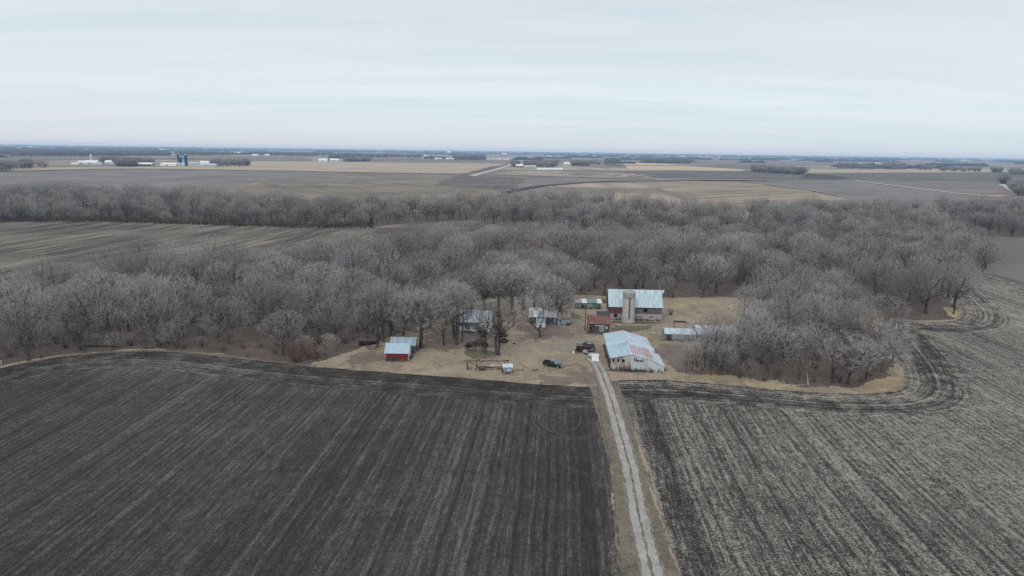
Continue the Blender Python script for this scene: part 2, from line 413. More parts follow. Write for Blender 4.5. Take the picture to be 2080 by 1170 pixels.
for px_, py_, w_px in ((783, 734, 3.6), (1242, 754, 7.2), (1195, 679, 3.8), (1240, 656, 9.2), (1350, 693, 5)):  # dark skirts along building fronts, contact shadow put into the ground colour
    c_ = gp(px_, py_) + Vector((w_px * .92, .9)); sheet('bare_soil_patch', [c_ + Vector((math.cos(t) * w_px * 1.08, math.sin(t) * 1.5)) for t in np.linspace(0, 6.1, 22)], .078, M['litter'], None, step=.5, amp=.7)
sheet('verge', pg([(1196, 784), (1228, 778), (1243, 840), (1262, 950), (1285, 1060), (1310, 1176), (1314, 1260), (1268, 1260), (1261, 1176), (1249, 1060), (1234, 930), (1214, 840)]) , .10, M['verge'], None, step=.5, amp=.35)
sheet('verge', pg([(1238, 775), (1256, 775), (1278, 840), (1308, 950), (1340, 1060), (1384, 1176), (1400, 1240), (1330, 1240), (1315, 1060), (1292, 950), (1265, 840)]), .10, M['verge'], None, step=.5, amp=.35)

# the driveway: two pale gravel wheel tracks with a thin grass crown
DRIVE = [gp(*p) for p in [(1200, 728), (1213, 740), (1235, 795), (1257, 868), (1281, 960), (1300, 1060), (1326, 1172)]]
DRIVE.append(DRIVE[-1] + (DRIVE[-1] - DRIVE[-2]) * 3)
M['gravel2'] = grass_mat('gravel_and_weeds', (.12, .10, .08), (.235, .205, .17), (.38, .35, .31), leaf=(.17, .145, .115), scale=6)
ribbon('driveway', DRIVE, 3.5, .112, M['gravel2'], .45, step=.3)
def offset_line(L, d):
    L = smooth_line(L, False, 3); out = []
    for i, p in enumerate(L):
        t = (L[min(i + 1, len(L) - 1)] - L[max(i - 1, 0)]).normalized(); out.append(p + Vector((-t.y, t.x)) * (d + .10 * noise.noise(Vector((p.x * .1, p.y * .1, d)))))
    return out
multi_ribbon('wheel_track', [offset_line(DRIVE, -.78), offset_line(DRIVE, .78)], 1.15, .124, M['gravel'], .26)
crown = DRIVE[1:]
def dashes(line, w, z, mat, name, seed):
    L = densify(smooth_line(line, False, 3), .5, False); rr = random.Random(seed); segs = []; i = 0
    while i < len(L) - 4:
        k = rr.randint(2, 7); segs.append(L[i:i + k + 1]); i += k + rr.randint(0, 3)
    vs = []; fs = []
    for sg in segs:
        off = rr.uniform(-.12, .12); n0 = len(vs); m = len(sg)
        for j, p in enumerate(sg):
            t = (sg[min(j + 1, m - 1)] - sg[max(j - 1, 0)]).normalized(); nn = Vector((-t.y, t.x)); ww = w * rr.uniform(.25, 1.0) * (0.25 if j in (0, m - 1) else 1)
            for sgn in (-1, 1): q = p + nn * (off + sgn * ww / 2); vs.append((q.x, q.y, z))
            if j: k2 = n0 + 2 * j; fs.append((k2 - 2, k2, k2 + 1, k2 - 1))
    me = bpy.data.meshes.new(name); me.from_pydata(vs, [], fs); me.update()
    if me.polygons[0].normal.z < 0: me.flip_normals()
    o = link(name, me, mat); o['kind'] = 'structure'; return o
dashes(crown, .40, .135, M['verge'], 'driveway_grass_crown', 3)
dashes([gp(*p) for p in [(1214, 775), (1219, 840), (1230, 900), (1243, 990), (1254, 1090), (1262, 1176)]], .55, .135, M['trackline'], 'verge_clods', 4)
multi_ribbon('yard_tracks', [pg([(1198, 726), (1180, 712), (1140, 705), (1090, 701), (1050, 700), (1020, 690)]), pg([(1196, 722), (1175, 708), (1130, 700), (1080, 697), (1040, 698)]),
                             pg([(1185, 706), (1168, 693), (1150, 688), (1120, 690)]), pg([(1195, 700), (1180, 692), (1165, 688)]),
                             pg([(1222, 740), (1216, 722), (1206, 705), (1190, 692), (1172, 684)])], .95, .062, M['mud'], .8)
multi_ribbon('faint_yard_tracks', [pg([(1060, 742), (1100, 762), (1140, 768), (1195, 765)]), pg([(1000, 700), (1010, 680), (1030, 660), (1050, 640)]), pg([(1006, 704), (1020, 682), (1040, 662), (1062, 645)]),
                                   pg([(1140, 745), (1170, 740), (1200, 748)]), pg([(1110, 690), (1140, 672), (1165, 655)]), pg([(1330, 640), (1400, 640), (1460, 655)])], .5, .06, M['verge'], .6)
# looping wheel marks pressed into the tilled soil
def loop(cx, cy, rx, ry, a0, a1, tilt=0.0):
    c = gp(cx, cy); return [c + Vector((rx * math.cos(t) - tilt * ry * math.sin(t), ry * math.sin(t))) for t in np.linspace(rad(a0), rad(a1), 26)]
multi_ribbon('wheel_marks', [loop(1146, 857, 6.9, 9.5, 60, 372, .15), loop(1146, 857, 6.3, 8.7, 75, 330, .15), loop(1141, 858, 5.0, 7.4, 65, 262, .15), loop(1141, 858, 5.6, 8.0, 68, 270, .15),
                             loop(1133, 862, 3.4, 4.6, 75, 262, .1), pg([(1179, 848), (1177, 862), (1168, 873), (1158, 874)]), pg([(1120, 838), (1150, 832), (1178, 828), (1195, 818)])], .17, .115, M['trackline'], .12)

# the stubble fields either side and beyond
L2 = field_mat('striped_stubble_soil', (.05, .043, .038), (.14, .12, .10), (.34, .29, .235), row=0, head=0, clump=.7, fine=.2, wide=.2)
def striped(name, a, b_, c, row, stripe=2.6):
    m, g, b, tc = material(name); P = tc.outputs['Object']
    x, y, _ = g.separate(g.mapping(P, rot=(0, 0, -row)))
    x = g.math('ADD', x, g.math('MULTIPLY', g.noise(P, .012, 2), 22.0))
    s1 = g.noise(g.combine(g.math('DIVIDE', x, stripe), g.math('DIVIDE', y, 60.0), 0), 1, 2, .6)
    s2 = g.noise(g.combine(g.math('DIVIDE', x, stripe * 5), g.math('DIVIDE', y, 160.0), 4), 1, 2, .6)
    n = g.noise(P, .35, 4, .7); big = g.noise(P, .012, 3)
    v = g.math('ADD', g.math('MULTIPLY', g.math('SUBTRACT', s1, .5), 1.7), g.math('MULTIPLY', g.math('SUBTRACT', s2, .5), 1.2))
    v = g.math('ADD', v, g.math('MULTIPLY', g.math('SUBTRACT', n, .5), .8)); v = g.math('ADD', g.math('ADD', v, .5), g.math('MULTIPLY', g.math('SUBTRACT', big, .5), 1.2))
    g.put(b.inputs['Base Color'], g.ramp(v, [(.15, a), (.5, b_), (.9, c)])); return m
a_, b__ = gp(0, 512), gp(337, 458)
rowL2 = math.atan2((b__ - a_).y, (b__ - a_).x) - math.pi / 2
M['L2'] = striped('striped_stubble', (.06, .051, .042), (.145, .122, .098), (.29, .245, .19), rowL2, 2.4)
sheet('striped_stubble_field', pg([(-500, 466), (0, 446), (200, 447), (430, 456), (640, 461), (750, 462), (900, 462), (900, 500), (760, 522), (600, 556), (300, 580), (0, 640), (-500, 700)]), .05, M['L2'], None, step=4, amp=1.2)
ribbon('field_lane', pg([(600, 460), (660, 462), (745, 461)]), 4, .09, M['straw'], 1)
M['curved'] = striped('brown_stubble', (.07, .058, .05), (.13, .108, .09), (.24, .20, .16), rad(-70), 4)
sheet('curved_field', pg([(755, 470), (800, 460), (850, 453), (905, 449), (960, 448), (1000, 452), (960, 470), (860, 492), (760, 515)]), .07, M['curved'], None, step=3, amp=1)
M['R2'] = far_field_mat('pale_bare_soil', (.15, .135, .12), (.22, .20, .178), rad(-60), 4, .3)
sheet('pale_field', pg([(1955, 484), (1975, 479), (2080, 482), (2500, 492), (2500, 680), (2200, 606), (2080, 576), (2010, 553), (1990, 530)]), .06, M['R2'], None, step=2, amp=.8)
ribbon('field_headland', pg([(1936, 553), (2000, 556), (2040, 566), (2080, 578), (2200, 610)]), 5, .12, M['trackline'], 1.2)

FM = {
 'grey': far_field_mat('grey_tilled_soil', (0.167, 0.149, 0.138), (0.277, 0.243, 0.218), rad(80), 9, .5),
 'brown': far_field_mat('brown_tilled_soil', (0.159, 0.130, 0.100), (0.301, 0.243, 0.186), rad(35), 12, .9),
 'dark': far_field_mat('dark_wet_soil', (0.110, 0.094, 0.084), (0.201, 0.170, 0.145), rad(-4), 9, .6),
 'tan': far_field_mat('tan_crop_residue', (0.349, 0.281, 0.208), (0.523, 0.426, 0.308), rad(86), 30, .4),
 'rows': far_field_mat('rowed_residue', (0.159, 0.132, 0.108), (0.476, 0.395, 0.300), rad(-20), 9, 1.5),
 'gold': far_field_mat('golden_residue', (0.476, 0.357, 0.237), (0.666, 0.502, 0.343), rad(86), 30, .4),
 'olive': far_field_mat('olive_brown_soil', (0.206, 0.167, 0.122), (0.412, 0.335, 0.243), rad(-50), 16, 1.2),
 'mauve': far_field_mat('mauve_brown_soil', (0.183, 0.147, 0.129), (0.270, 0.216, 0.186), rad(86), 30, .4),
 'black': far_field_mat('black_wet_soil', (0.048, 0.041, 0.039), (0.095, 0.082, 0.075), 0, 9, .4)}
far = [
 ('far_field', 'grey', [(-300, 352), (0, 350), (300, 346), (560, 348), (668, 352), (560, 365), (440, 385), (400, 400), (430, 425), (0, 410), (-400, 400)]),
 ('far_field', 'brown', [(668, 351.5), (860, 354), (1000, 357), (1120, 361), (1060, 380), (1040, 400), (1040, 430), (430, 430), (400, 400), (440, 385), (560, 366)]),
 ('far_field', 'dark', [(925, 358), (1000, 358), (1070, 362), (1045, 385), (985, 383), (880, 377)]),
 ('far_field', 'grey', [(1070, 361), (1240, 363), (1400, 367), (1330, 372), (1190, 371), (1100, 378), (1045, 388)]),
 ('far_field', 'olive', [(1311, 371), (1390, 369.5), (1500, 368.5), (1640, 388), (1740, 408), (1740, 440), (1420, 440), (1390, 405), (1340, 384)]),
 ('far_field', 'tan', [(1130, 402), (1240, 391), (1300, 393), (1350, 395), (1400, 412), (1400, 440), (1100, 430)]),
 ('far_field', 'grey', [(1500, 368), (1734, 368), (1820, 379), (2002, 400), (2300, 406), (2300, 450), (1740, 440), (1740, 408), (1650, 388)]),
 ('far_field', 'mauve', [(1738, 369), (2030, 372), (2062, 392), (1990, 397), (1820, 377.5)]),
 ('far_field', 'rows', [(990, 350), (1062, 347), (1210, 350), (1300, 354), (1332, 361), (1230, 360.5), (1040, 356)]),
 ('far_field', 'dark', [(1240, 347), (1540, 346), (1700, 357), (1740, 365), (1560, 364.5), (1335, 361), (1300, 354)]),
 ('far_field', 'dark', [(1640, 352), (2080, 350), (2500, 350), (2500, 372), (1760, 366), (1700, 357)]),
 ('far_field', 'black', [(1640, 353), (1680, 356), (1730, 362), (1700, 365), (1620, 362)]),
 ('far_field', 'tan', [(1600, 345), (2080, 342), (2500, 342), (2500, 349), (2080, 349.5), (1640, 351.5)]),
 ('far_field', 'gold', [(1270, 337), (1400, 337.5), (1520, 345), (1505, 347.5), (1275, 345)]),
 ('far_field', 'gold', [(1260, 330), (1320, 331), (1400, 336), (1270, 336)]),
 ('far_field', 'tan', [(505, 327), (700, 328.5), (1000, 332), (1036, 336), (960, 353), (860, 352), (690, 349.5), (540, 346.5), (300, 343.5)]),
 ('far_field', 'dark', [(940, 353.5), (1000, 338), (1036, 334), (1042, 336), (975, 354)]),
 ('far_field', 'mauve', [(420, 318), (620, 318), (640, 327), (505, 326.5), (420, 324)]),
 ('far_field', 'mauve', [(740, 326), (1000, 325), (1060, 328), (1030, 332), (760, 330)]),
 ('far_field', 'tan', [(-300, 344), (0, 342.5), (150, 339), (500, 339), (500, 345), (250, 343.5), (0, 347.5), (-300, 350)]),
 ('far_field', 'mauve', [(-200, 322), (200, 319), (420, 320), (300, 323), (150, 325), (0, 328), (-200, 330)]),
 ('far_field', 'mauve', [(1200, 323), (1600, 327), (1900, 330), (1900, 337), (1500, 336), (1250, 329)]),
]
for i, (nm, k, pts) in enumerate(far):
    sheet(nm, pg(pts), .12 + .02 * i, FM[k], None, step=40, amp=4)
ribbon('wet_swale', pg([(1030, 392), (1060, 385), (1117, 376.5), (1234, 369), (1330, 367.5), (1450, 366.8), (1560, 368)]), (16, 26), .7, FM['black'], 4, step=12)
if 0: multi_ribbon('dark_smudges', [pg([(1195, 374), (1215, 380), (1235, 383)]), pg([(1225, 373), (1245, 380)]), pg([(1262, 372), (1275, 379), (1295, 380)]), pg([(1150, 379), (1200, 381), (1290, 382)])], 9, .72, FM['dark'], 6)
multi_ribbon('gravel_road', [pg([(938, 352.5), (1000, 354.8), (1150, 359), (1300, 363.2), (1540, 366), (1734, 367.3), (2030, 371.3)])], 15, .8, M['farroad'], .5)
multi_ribbon('country_road', [pg([(1048, 331), (1035, 336), (1010, 344), (972, 354), (958, 358.5)])], (20), .82, M['farroad'], .5)
multi_ribbon('field_track', [pg([(1734, 367.3), (1820, 378), (1900, 388), (2002, 399), (2060, 401), (2200, 404)]), pg([(2032, 374), (2050, 383), (2068, 395)])], 13, .84, M['farroad'], 1)
ribbon('field_end', pg([(2002, 399.5), (2040, 397), (2100, 396), (2200, 398)]), 22, .83, M['straw'], 2)
ribbon('dark_field_line', pg([(-200, 352), (0, 348.5), (250, 343), (400, 344.5), (540, 347), (860, 353), (960, 358)]), 7, .86, FM['black'], 2, step=12)
ribbon('pale_field_line', pg([(1500, 372), (1560, 375), (1600, 381), (1650, 388), (1700, 396)]), 5, .88, FM['tan'], 4, step=6)

# ------------------------------------------------------------------ bare trees (space colonisation)
def bark_mat(name, a, b_, rough=.95, sc=3.0, inst=.35, radial_shade=False):
    m, g, b, tc = material(name)
    oi = g.new('ShaderNodeObjectInfo')
    n = g.noise(g.mapping(tc.outputs['Object'], scale=(1, 1, .3)), sc, 4, .7)
    col = g.ramp(n, [(.3, a), (.7, b_)])
    k = g.range(oi.outputs['Random'], 0, 1, 1 - inst, 1 + inst)
    w = g.math('FRACT', g.math('MULTIPLY', oi.outputs['Random'], 17.3))
    kk = g.combine(g.math('MULTIPLY', k, g.range(w, 0, 1, .95, 1.07)), k, g.math('MULTIPLY', k, g.range(w, 0, 1, 1.06, .93)))
    if radial_shade:
        ln = g.new('ShaderNodeVectorMath', operation='LENGTH'); g.put(ln.inputs[0], g.mapping(tc.outputs['Object'], loc=(0, 0, -radial_shade[0] * radial_shade[2]), scale=(radial_shade[1], radial_shade[1], radial_shade[2])))
        rk = g.range(ln.outputs['Value'], .4, 1.25, .36, 1.25); col = g.mix(1.0, col, g.combine(rk, rk, rk), 'MULTIPLY')  # paler young tips, plus crown interior shade put into the colour
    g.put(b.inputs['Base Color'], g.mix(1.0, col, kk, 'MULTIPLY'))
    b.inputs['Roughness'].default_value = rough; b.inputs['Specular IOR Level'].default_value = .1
    return m
M['bark'] = bark_mat('grey_brown_bark', (.045, .037, .031), (.13, .112, .098))
M['twig'] = bark_mat('bare_twigs', (.225, .209, .199), (.385, .362, .345), sc=.6, inst=.28, radial_shade=(7.0, .125, .14))
M['twig_dark'] = bark_mat('dark_twigs', (.15, .136, .127), (.27, .247, .23), sc=.6, inst=.28, radial_shade=(7.0, .125, .14))
M['twig_low'] = bark_mat('low_tree_twigs', (.25, .232, .22), (.42, .395, .375), sc=.6, inst=.25, radial_shade=(4.0, .19, .19))
M['palebark'] = bark_mat('pale_dead_wood', (.28, .26, .24), (.5, .47, .44))
M['russet'] = bark_mat('russet_brush_stems', (.14, .072, .055), (.25, .14, .11), sc=.6)
M['brush'] = bark_mat('grey_brown_brush_stems', (.10, .082, .072), (.20, .168, .15), sc=.6)
M['cedar'] = bark_mat('dark_cedar_needles', (.032, .031, .025), (.085, .080, .066), sc=1.5, inst=.15)

def colonise(seed, h, trunk, rx, n_attr, lean=(0, 0), vase=0.0, flat=1.0, D=.55, gn=.35):
    r = np.random.default_rng(seed)
    cz0 = trunk * .75; cz = (h + cz0) / 2; rz = (h - cz0) / 2
    pts = []
    bumps = r.normal(size=(9, 3)); bumps /= np.linalg.norm(bumps, axis=1)[:, None]; bamp = r.uniform(-.28, .18, 9)
    while len(pts) < n_attr:
        q = r.uniform(-1, 1, 3); L = np.linalg.norm(q)
        if L > 1 or L < .2: continue
        if r.random() > L ** 1.9: continue
        if q[2] < -.45 and r.random() < .35 + vase * .6: continue
        dirq = q / L; lim = 1 + sum(a * max(0, dirq @ b) ** 6 for a, b in zip(bamp, bumps))
        if L > lim: continue
        zz = q[2]
        wx = 1.0 if zz > 0 else (1 - .28 * (-zz) ** 1.2 - vase * .5 * (-zz))
        pts.append((q[0] * rx * wx * (1 + .0 * flat), q[1] * rx * wx, cz + zz * rz))
    A = np.array(pts); A[:, 0] += lean[0] * A[:, 2] / h; A[:, 1] += lean[1] * A[:, 2] / h
    N = [np.array([0, 0, -.3])]; par = [-1]
    z = -.3
    while z < trunk:
        z += D; j = len(N) - 1
        N.append(np.array([N[-1][0] + lean[0] * D / h * .7 + r.normal() * .04, N[-1][1] + lean[1] * D / h * .7 + r.normal() * .04, z])); par.append(j)
    di, dk = 5.5, D * 1.9
    NP = np.array(N); d = np.linalg.norm(A[:, None] - NP[None], axis=2); near = d.argmin(1); nd = d.min(1)
    kids = {}
    for it in range(170):
        if len(A) == 0: break
        act = nd < (di if it > 4 else 30)
        if not act.any(): act = nd < nd.min() + 1
        idx = near[act]; vec = A[act] - np.array(N)[idx]; vec /= np.linalg.norm(vec, axis=1)[:, None]
        u, inv = np.unique(idx, return_inverse=True); sv = np.zeros((len(u), 3)); np.add.at(sv, inv, vec)
        new = []
        for k, pidx in enumerate(u):
            if kids.get(pidx, 0) >= 3: continue
            v = sv[k]; L = np.linalg.norm(v)
            if L < 1e-3: continue
            v = v / L + r.normal(size=3) * gn; v[2] += .06; v /= np.linalg.norm(v)
            new.append((pidx, N[pidx] + v * D))
        if not new: break
        s0 = len(N)
        for p, q in new: N.append(q); par.append(p); kids[p] = kids.get(p, 0) + 1
        Q = np.array([q for _, q in new]); d2 = np.linalg.norm(A[:, None] - Q[None], axis=2); m = d2.min(1); ia = d2.argmin(1)
        up = m < nd; nd[up] = m[up]; near[up] = ia[up] + s0
        keep = nd > dk; A = A[keep]; nd = nd[keep]; near = near[keep]
    return np.array(N), par

def tree_meshes(name, seed, h, trunk, rx, n_attr, r_trunk=.42, twig_n=3, twig_l=.95, twig_w=.026, limit=.05, **kw):
    r = np.random.default_rng(seed + 100)
    N, par = colonise(seed, h, trunk, rx, n_attr, **kw)
    n = len(N); ch = [[] for _ in range(n)]
    for i, p in enumerate(par):
        if p >= 0: ch[p].append(i)
    rr = np.zeros(n); E_ = 2.35
    for i in range(n - 1, -1, -1):
        rr[i] = .017 if not ch[i] else (sum(rr[c] ** E_ for c in ch[i])) ** (1 / E_)
    rr *= 1.0; k = r_trunk / rr[0]
    rr = rr * (1 + (k - 1) * np.clip((rr - .017) / (rr[0] - .017), 0, 1) ** .6)
    rr[N[:, 2] < .4] *= 1.35
    parts = {0: ([], []), 1: ([], [])}
    # chains
    def ring(V, p, d, rad_, ns, ph):
        d = d / (np.linalg.norm(d) + 1e-9); a = np.array([0, 0, 1.0]) if abs(d[2]) < .8 else np.array([1.0, 0, 0])
        u = np.cross(d, a); u /= np.linalg.norm(u); w = np.cross(d, u); k0 = len(V)
        for i in range(ns):
            t = 2 * math.pi * i / ns + ph; V.append(tuple(p + (u * math.cos(t) + w * math.sin(t)) * rad_))
        return k0
    starts = [(0, -1)]
    while starts:
        i, p = starts.pop(); chain = ([p] if p >= 0 else []) + [i]
        while ch[chain[-1]]:
            c = sorted(ch[chain[-1]], key=lambda q: -rr[q]); nxt = c[0]
            for o in c[1:]: starts.append((o, chain[-1]))
            big0 = rr[chain[-1]] >= limit; big1 = rr[nxt] >= limit
            if big0 != big1 and len(chain) > 1:
                starts.append((nxt, chain[-1])); break
            chain.append(nxt)
        if len(chain) < 2: continue
        base_r = rr[chain[1]] if p >= 0 else rr[chain[0]]
        slot = 0 if base_r >= limit else 1
        V, Fc = parts[slot]; ns = 7 if base_r > .2 else 5 if base_r > .1 else 4 if base_r > .045 else 3
        prev = None
        for j, q in enumerate(chain):
            a = chain[max(j - 1, 0)]; b = chain[min(j + 1, len(chain) - 1)]
            ra = rr[q] if not (j == 0 and p >= 0) else min(rr[q], base_r * 1.05)
            if j == len(chain) - 1 and not ch[q]: ra *= .4
            k0 = ring(V, N[q], N[b] - N[a], ra, ns, 0)
            if prev is not None:
                for t in range(ns): Fc.append((prev + t, prev + (t + 1) % ns, k0 + (t + 1) % ns, k0 + t))
            prev = k0
    # twigs: fine slivers
    V, Fc = parts[1]
    cen = np.array([0, 0, trunk + (h - trunk) * .35])
    for i in range(n):
        if rr[i] > .062 or N[i][2] < trunk * .7: continue
        d0 = N[i] - N[par[i]]; d0 /= np.linalg.norm(d0) + 1e-9
        out = N[i] - cen; out /= np.linalg.norm(out) + 1e-9
        rad_ = np.linalg.norm((N[i] - np.array([0, 0, (h + trunk) / 2])) / np.array([rx, rx, (h - trunk) / 2])); m = (twig_n + (3 if not ch[i] else 1)) if rad_ > .62 else 2
        for _ in range(m):
            v = d0 * .5 + out * .45 + r.normal(size=3) * .55 + np.array([0, 0, .25]); v /= np.linalg.norm(v)
            L = twig_l * r.uniform(.5, 1.25); w = np.cross(v, r.normal(size=3)); w /= np.linalg.norm(w); w *= twig_w * r.uniform(.7, 1.3)
            k0 = len(V); p0 = N[i]; mid = p0 + v * L * .55 + r.normal(size=3) * .05
            V += [tuple(p0 - w / 2), tuple(p0 + w / 2), tuple(mid + v * L * .45 + r.normal(size=3) * .12), ]
            Fc.append((k0, k0 + 1, k0 + 2))
            for s in (1, 2):
                v2 = v * .7 + r.normal(size=3) * .5; v2 /= np.linalg.norm(v2); k1 = len(V); st = p0 + v * L * (.25 * s + .05)
                V += [tuple(st - w * .4), tuple(st + w * .4), tuple(st + v2 * L * .55)]; Fc.append((k1, k1 + 1, k1 + 2))
    out = []
    for s in (0, 1):
        me = bpy.data.meshes.new(name + ('_trunk' if s == 0 else '_crown')); me.from_pydata(parts[s][0], [], parts[s][1]); me.update()
        if s == 0: me.polygons.foreach_set('use_smooth', [True] * len(me.polygons))
        out.append(me)
    return out

def shrub_mesh(name, seed, h, n=70, spread=1.3, w=.03):
    r = np.random.default_rng(seed); V = []; Fc = []
    for _ in range(n):
        a = r.uniform(0, 6.28); b0 = np.array([math.cos(a), math.sin(a), 0]) * r.uniform(0, .5)
        v = np.array([math.cos(a) * spread * r.uniform(.1, .6), math.sin(a) * spread * r.uniform(.1, .6), 1.0]); v /= np.linalg.norm(v); L = h * r.uniform(.5, 1.1)
        sd = np.cross(v, r.normal(size=3)); sd /= np.linalg.norm(sd)
        k = len(V); V += [tuple(b0 - sd * w), tuple(b0 + sd * w), tuple(b0 + v * L)]; Fc.append((k, k + 1, k + 2))
        for _ in range(7):
            t = r.uniform(.3, .95); v2 = v + r.normal(size=3) * .55; v2 /= np.linalg.norm(v2); k = len(V); q = b0 + v * L * t
            V += [tuple(q - sd * w * .5), tuple(q + sd * w * .5), tuple(q + v2 * L * .35)]; Fc.append((k, k + 1, k + 2))
    me = bpy.data.meshes.new(name); me.from_pydata(V, [], Fc); me.update(); return me

PROTO = {'oak': [], 'slender': [], 'small': []}
for i, (h, t, rx, na, gn) in enumerate([(16.0, 3.4, 9.6, 2500, .33), (17.5, 4.0, 8.8, 2400, .38), (14.5, 3.0, 9.0, 2100, .42), (18.0, 4.4, 9.8, 2700, .30), (14.0, 3.6, 7.4, 1700, .45), (15.5, 2.8, 10.4, 2600, .4), (17.0, 4.8, 8.8, 2000, .36), (16.5, 5.4, 8.0, 1800, .42)]):
    PROTO['oak'].append((tree_meshes('oak', 11 + i, h, t, rx, na, r_trunk=.46, gn=gn, vase=(.3 if i > 5 else 0), twig_n=(4 if i > 5 else 3)), h))
for i, (h, t, rx, na, gn, le) in enumerate([(17.0, 6.0, 5.0, 1250, .28, (.8, 0)), (15.5, 6.0, 4.0, 900, .34, (-1.6, .5)), (18.5, 6.5, 5.6, 1400, .25, (0, 1)), (14.0, 5.0, 4.6, 900, .4, (1.8, 0))]):
    PROTO['slender'].append((tree_meshes('slender', 31 + i, h, t, rx, na, r_trunk=.27, gn=gn, lean=le, vase=.5), h))
for i, (h, t, rx, na, le) in enumerate([(11.5, 1.6, 6.2, 1350, (0, 0)), (10.5, 1.2, 5.8, 1250, (1.8, 0)), (13.0, 2.2, 6.2, 1400, (-1.4, 0)), (9.0, 1.0, 4.6, 900, (0, 0))]):
    PROTO['small'].append((tree_meshes('small', 51 + i, h, t, rx, na, r_trunk=.24, gn=.42, lean=le, vase=.6, twig_l=.95, limit=.05), h))
for k in PROTO:
    for (tm, cm), _ in PROTO[k]:
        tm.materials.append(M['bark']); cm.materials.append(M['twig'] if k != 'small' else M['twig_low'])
SHRUBS = [shrub_mesh('brush', 71, 3.2), shrub_mesh('brush', 72, 2.2, 60, 1.8), shrub_mesh('brush', 73, 4.0, 60, .9)]
NAMES = {'oak': 'oak_tree', 'slender': 'slender_tree', 'small': 'small_bare_tree'}

def plant(kind, i, p, scale, rot, label, group=None, sz=None, bark=None, twig=None):
    (tm, cm), h = PROTO[kind][i % len(PROTO[kind])]
    r = empty(NAMES[kind], (p[0], p[1], 0), rot, label, 'tree', group); r.scale = (scale, scale, sz or scale)
    for nm, me, mt in (('trunk', tm, bark), ('crown', cm, twig)):
        o = bpy.data.objects.new(nm, me); COL.objects.link(o); o.parent = r
        if mt: o.material_slots[0].link = 'OBJECT'; o.material_slots[0].material = mt
    return r

placed = []
def hand(kind, i, px, py, hpx, label, rot=0.0, group=None, bark=None, twig=None, wide=1.0):
    """a tree that stands alone enough to be told apart; hpx is its height in the photo"""
    p = gp(px, py); k = project(p.x, p.y)[2]
    hm = hpx * k / F / .965; s = hm / PROTO[kind][i % len(PROTO[kind])][1]
    placed.append((p.x, p.y, 5.5 * s)); return plant(kind, i, p, s * wide, rot, label, group, sz=s, bark=bark, twig=twig)

hand('oak', 6, 855, 706, 118, 'stout spreading bare oak just right of the red shed', 1.0, wide=1.22)
hand('slender', 0, 766, 706, 132, 'tall bare tree immediately left of the red shed', 0)
hand('oak', 6, 778, 694, 122, 'thin bare oak behind the left end of the grey shed roof', 2.)
hand('slender', 2, 794, 681, 118, 'bare tree rising behind the grey shed, at its left end', 1)
hand('small', 2, 819, 681, 105, 'forked bare tree standing behind the middle of the grey shed', 2, wide=1.1)
hand('small', 0, 901, 701, 92, 'small forked bare tree on the lawn between the big oak and the house trees', 4, wide=.8)
hand('oak', 7, 923, 688, 120, 'leaning bare oak nearest the left corner of the white house', 4.4, wide=.95)
hand('oak', 7, 928, 700, 124, 'bare oak in front of the left corner of the white house', 0.6, wide=.8)
hand('slender', 3, 938, 693, 108, 'bare tree leaning across the white house front', 5.2, wide=.7)
hand('oak', 7, 986, 720, 112, 'bare tree with pale bark standing right of the low cedar', 3.3, wide=.62)
hand('oak', 7, 1008, 721, 116, 'tall bare tree wrapped by dark cedar foliage on the lawn', 4.6, wide=.8)
hand('slender', 3, 1043, 663, 84, 'slim forked bare tree on the lawn between house and striped roof building', .8)
hand('small', 1, 1098, 685, 88, 'low many-stemmed bare tree in front of the striped roof building', 2.6, wide=1.1)
hand('oak', 6, 1114, 655, 96, 'wide bare oak against the front of the striped roof building', .4, wide=1.05)
hand('oak', 7, 1137, 657, 86, 'bare oak leaning over the rusty roofed small shed', 2.7, wide=.9)
hand('oak', 6, 1040, 640, 104, 'broad domed bare oak behind the white house', 2.9, wide=1.1)
hand('oak', 7, 985, 636, 98, 'bare oak with pale crown just behind the white house roof', 5.0, wide=1.15)
hand('oak', 1, 1085, 625, 84, 'bare oak behind the left end of the striped roof building', 1.2, wide=1.1)
hand('oak', 5, 1130, 620, 80, 'bare oak beside the green walled crib', 3.2)
hand('oak', 2, 1290, 596, 74, 'bare oak whose dome rises behind the tall silo', 2.2)
hand('small', 2, 1394, 757, 62, 'thin twiggy bare tree beside the low corner of the machine shed', .5, 'bare trees at the left end of the grove', wide=.55)
hand('small', 1, 1416, 746, 84, 'slim bare tree second from the machine shed in the grove', 2.)
hand('small', 2, 1443, 752, 92, 'slim bare tree in front of the silver roofed pole shed', 3.)
hand('slender', 3, 1454, 743, 96, 'thick stemmed bare tree hiding part of the silver pole shed roof', 4.)
hand('small', 0, 1477, 757, 60, 'short bare tree with a dark trunk on the grove edge', 1.5, wide=.7)
hand('small', 3, 1498, 706, 52, 'gnarled black barked tree against the end of the silver pole shed', .5, bark=M['cedar'], wide=.8)
hand('small', 3, 1524, 770, 44, 'little bush-like bare tree standing forward of the grove in straw grass', 3.5, wide=.9)
hand('small', 1, 1560, 757, 92, 'bare tree leaning hard over with a thick low trunk in the grove', 1.0, wide=1.2)
hand('small', 0, 1612, 745, 86, 'bare tree with dark upright trunk in the middle of the grove', 1.1)
hand('slender', 3, 1690, 778, 118, 'tall many-branched bare tree at the right front of the grove', 3.9, wide=1.3)
hand('small', 2, 1722, 781, 112, 'twin-stemmed bare tree at the right front corner of the grove', .9, wide=1.2)
hand('small', 1, 1772, 742, 92, 'spreading bare tree on the rounded nose of the grove', 5.6, wide=1.25)
hand('oak', 4, 300, 545, 66, 'dark gnarled bare oak standing above the wood beside the striped field', 2.0, bark=M['cedar'])
hand('small', 3, 104, 560, 30, 'lone small bare tree at the edge of the striped field', 2.0)
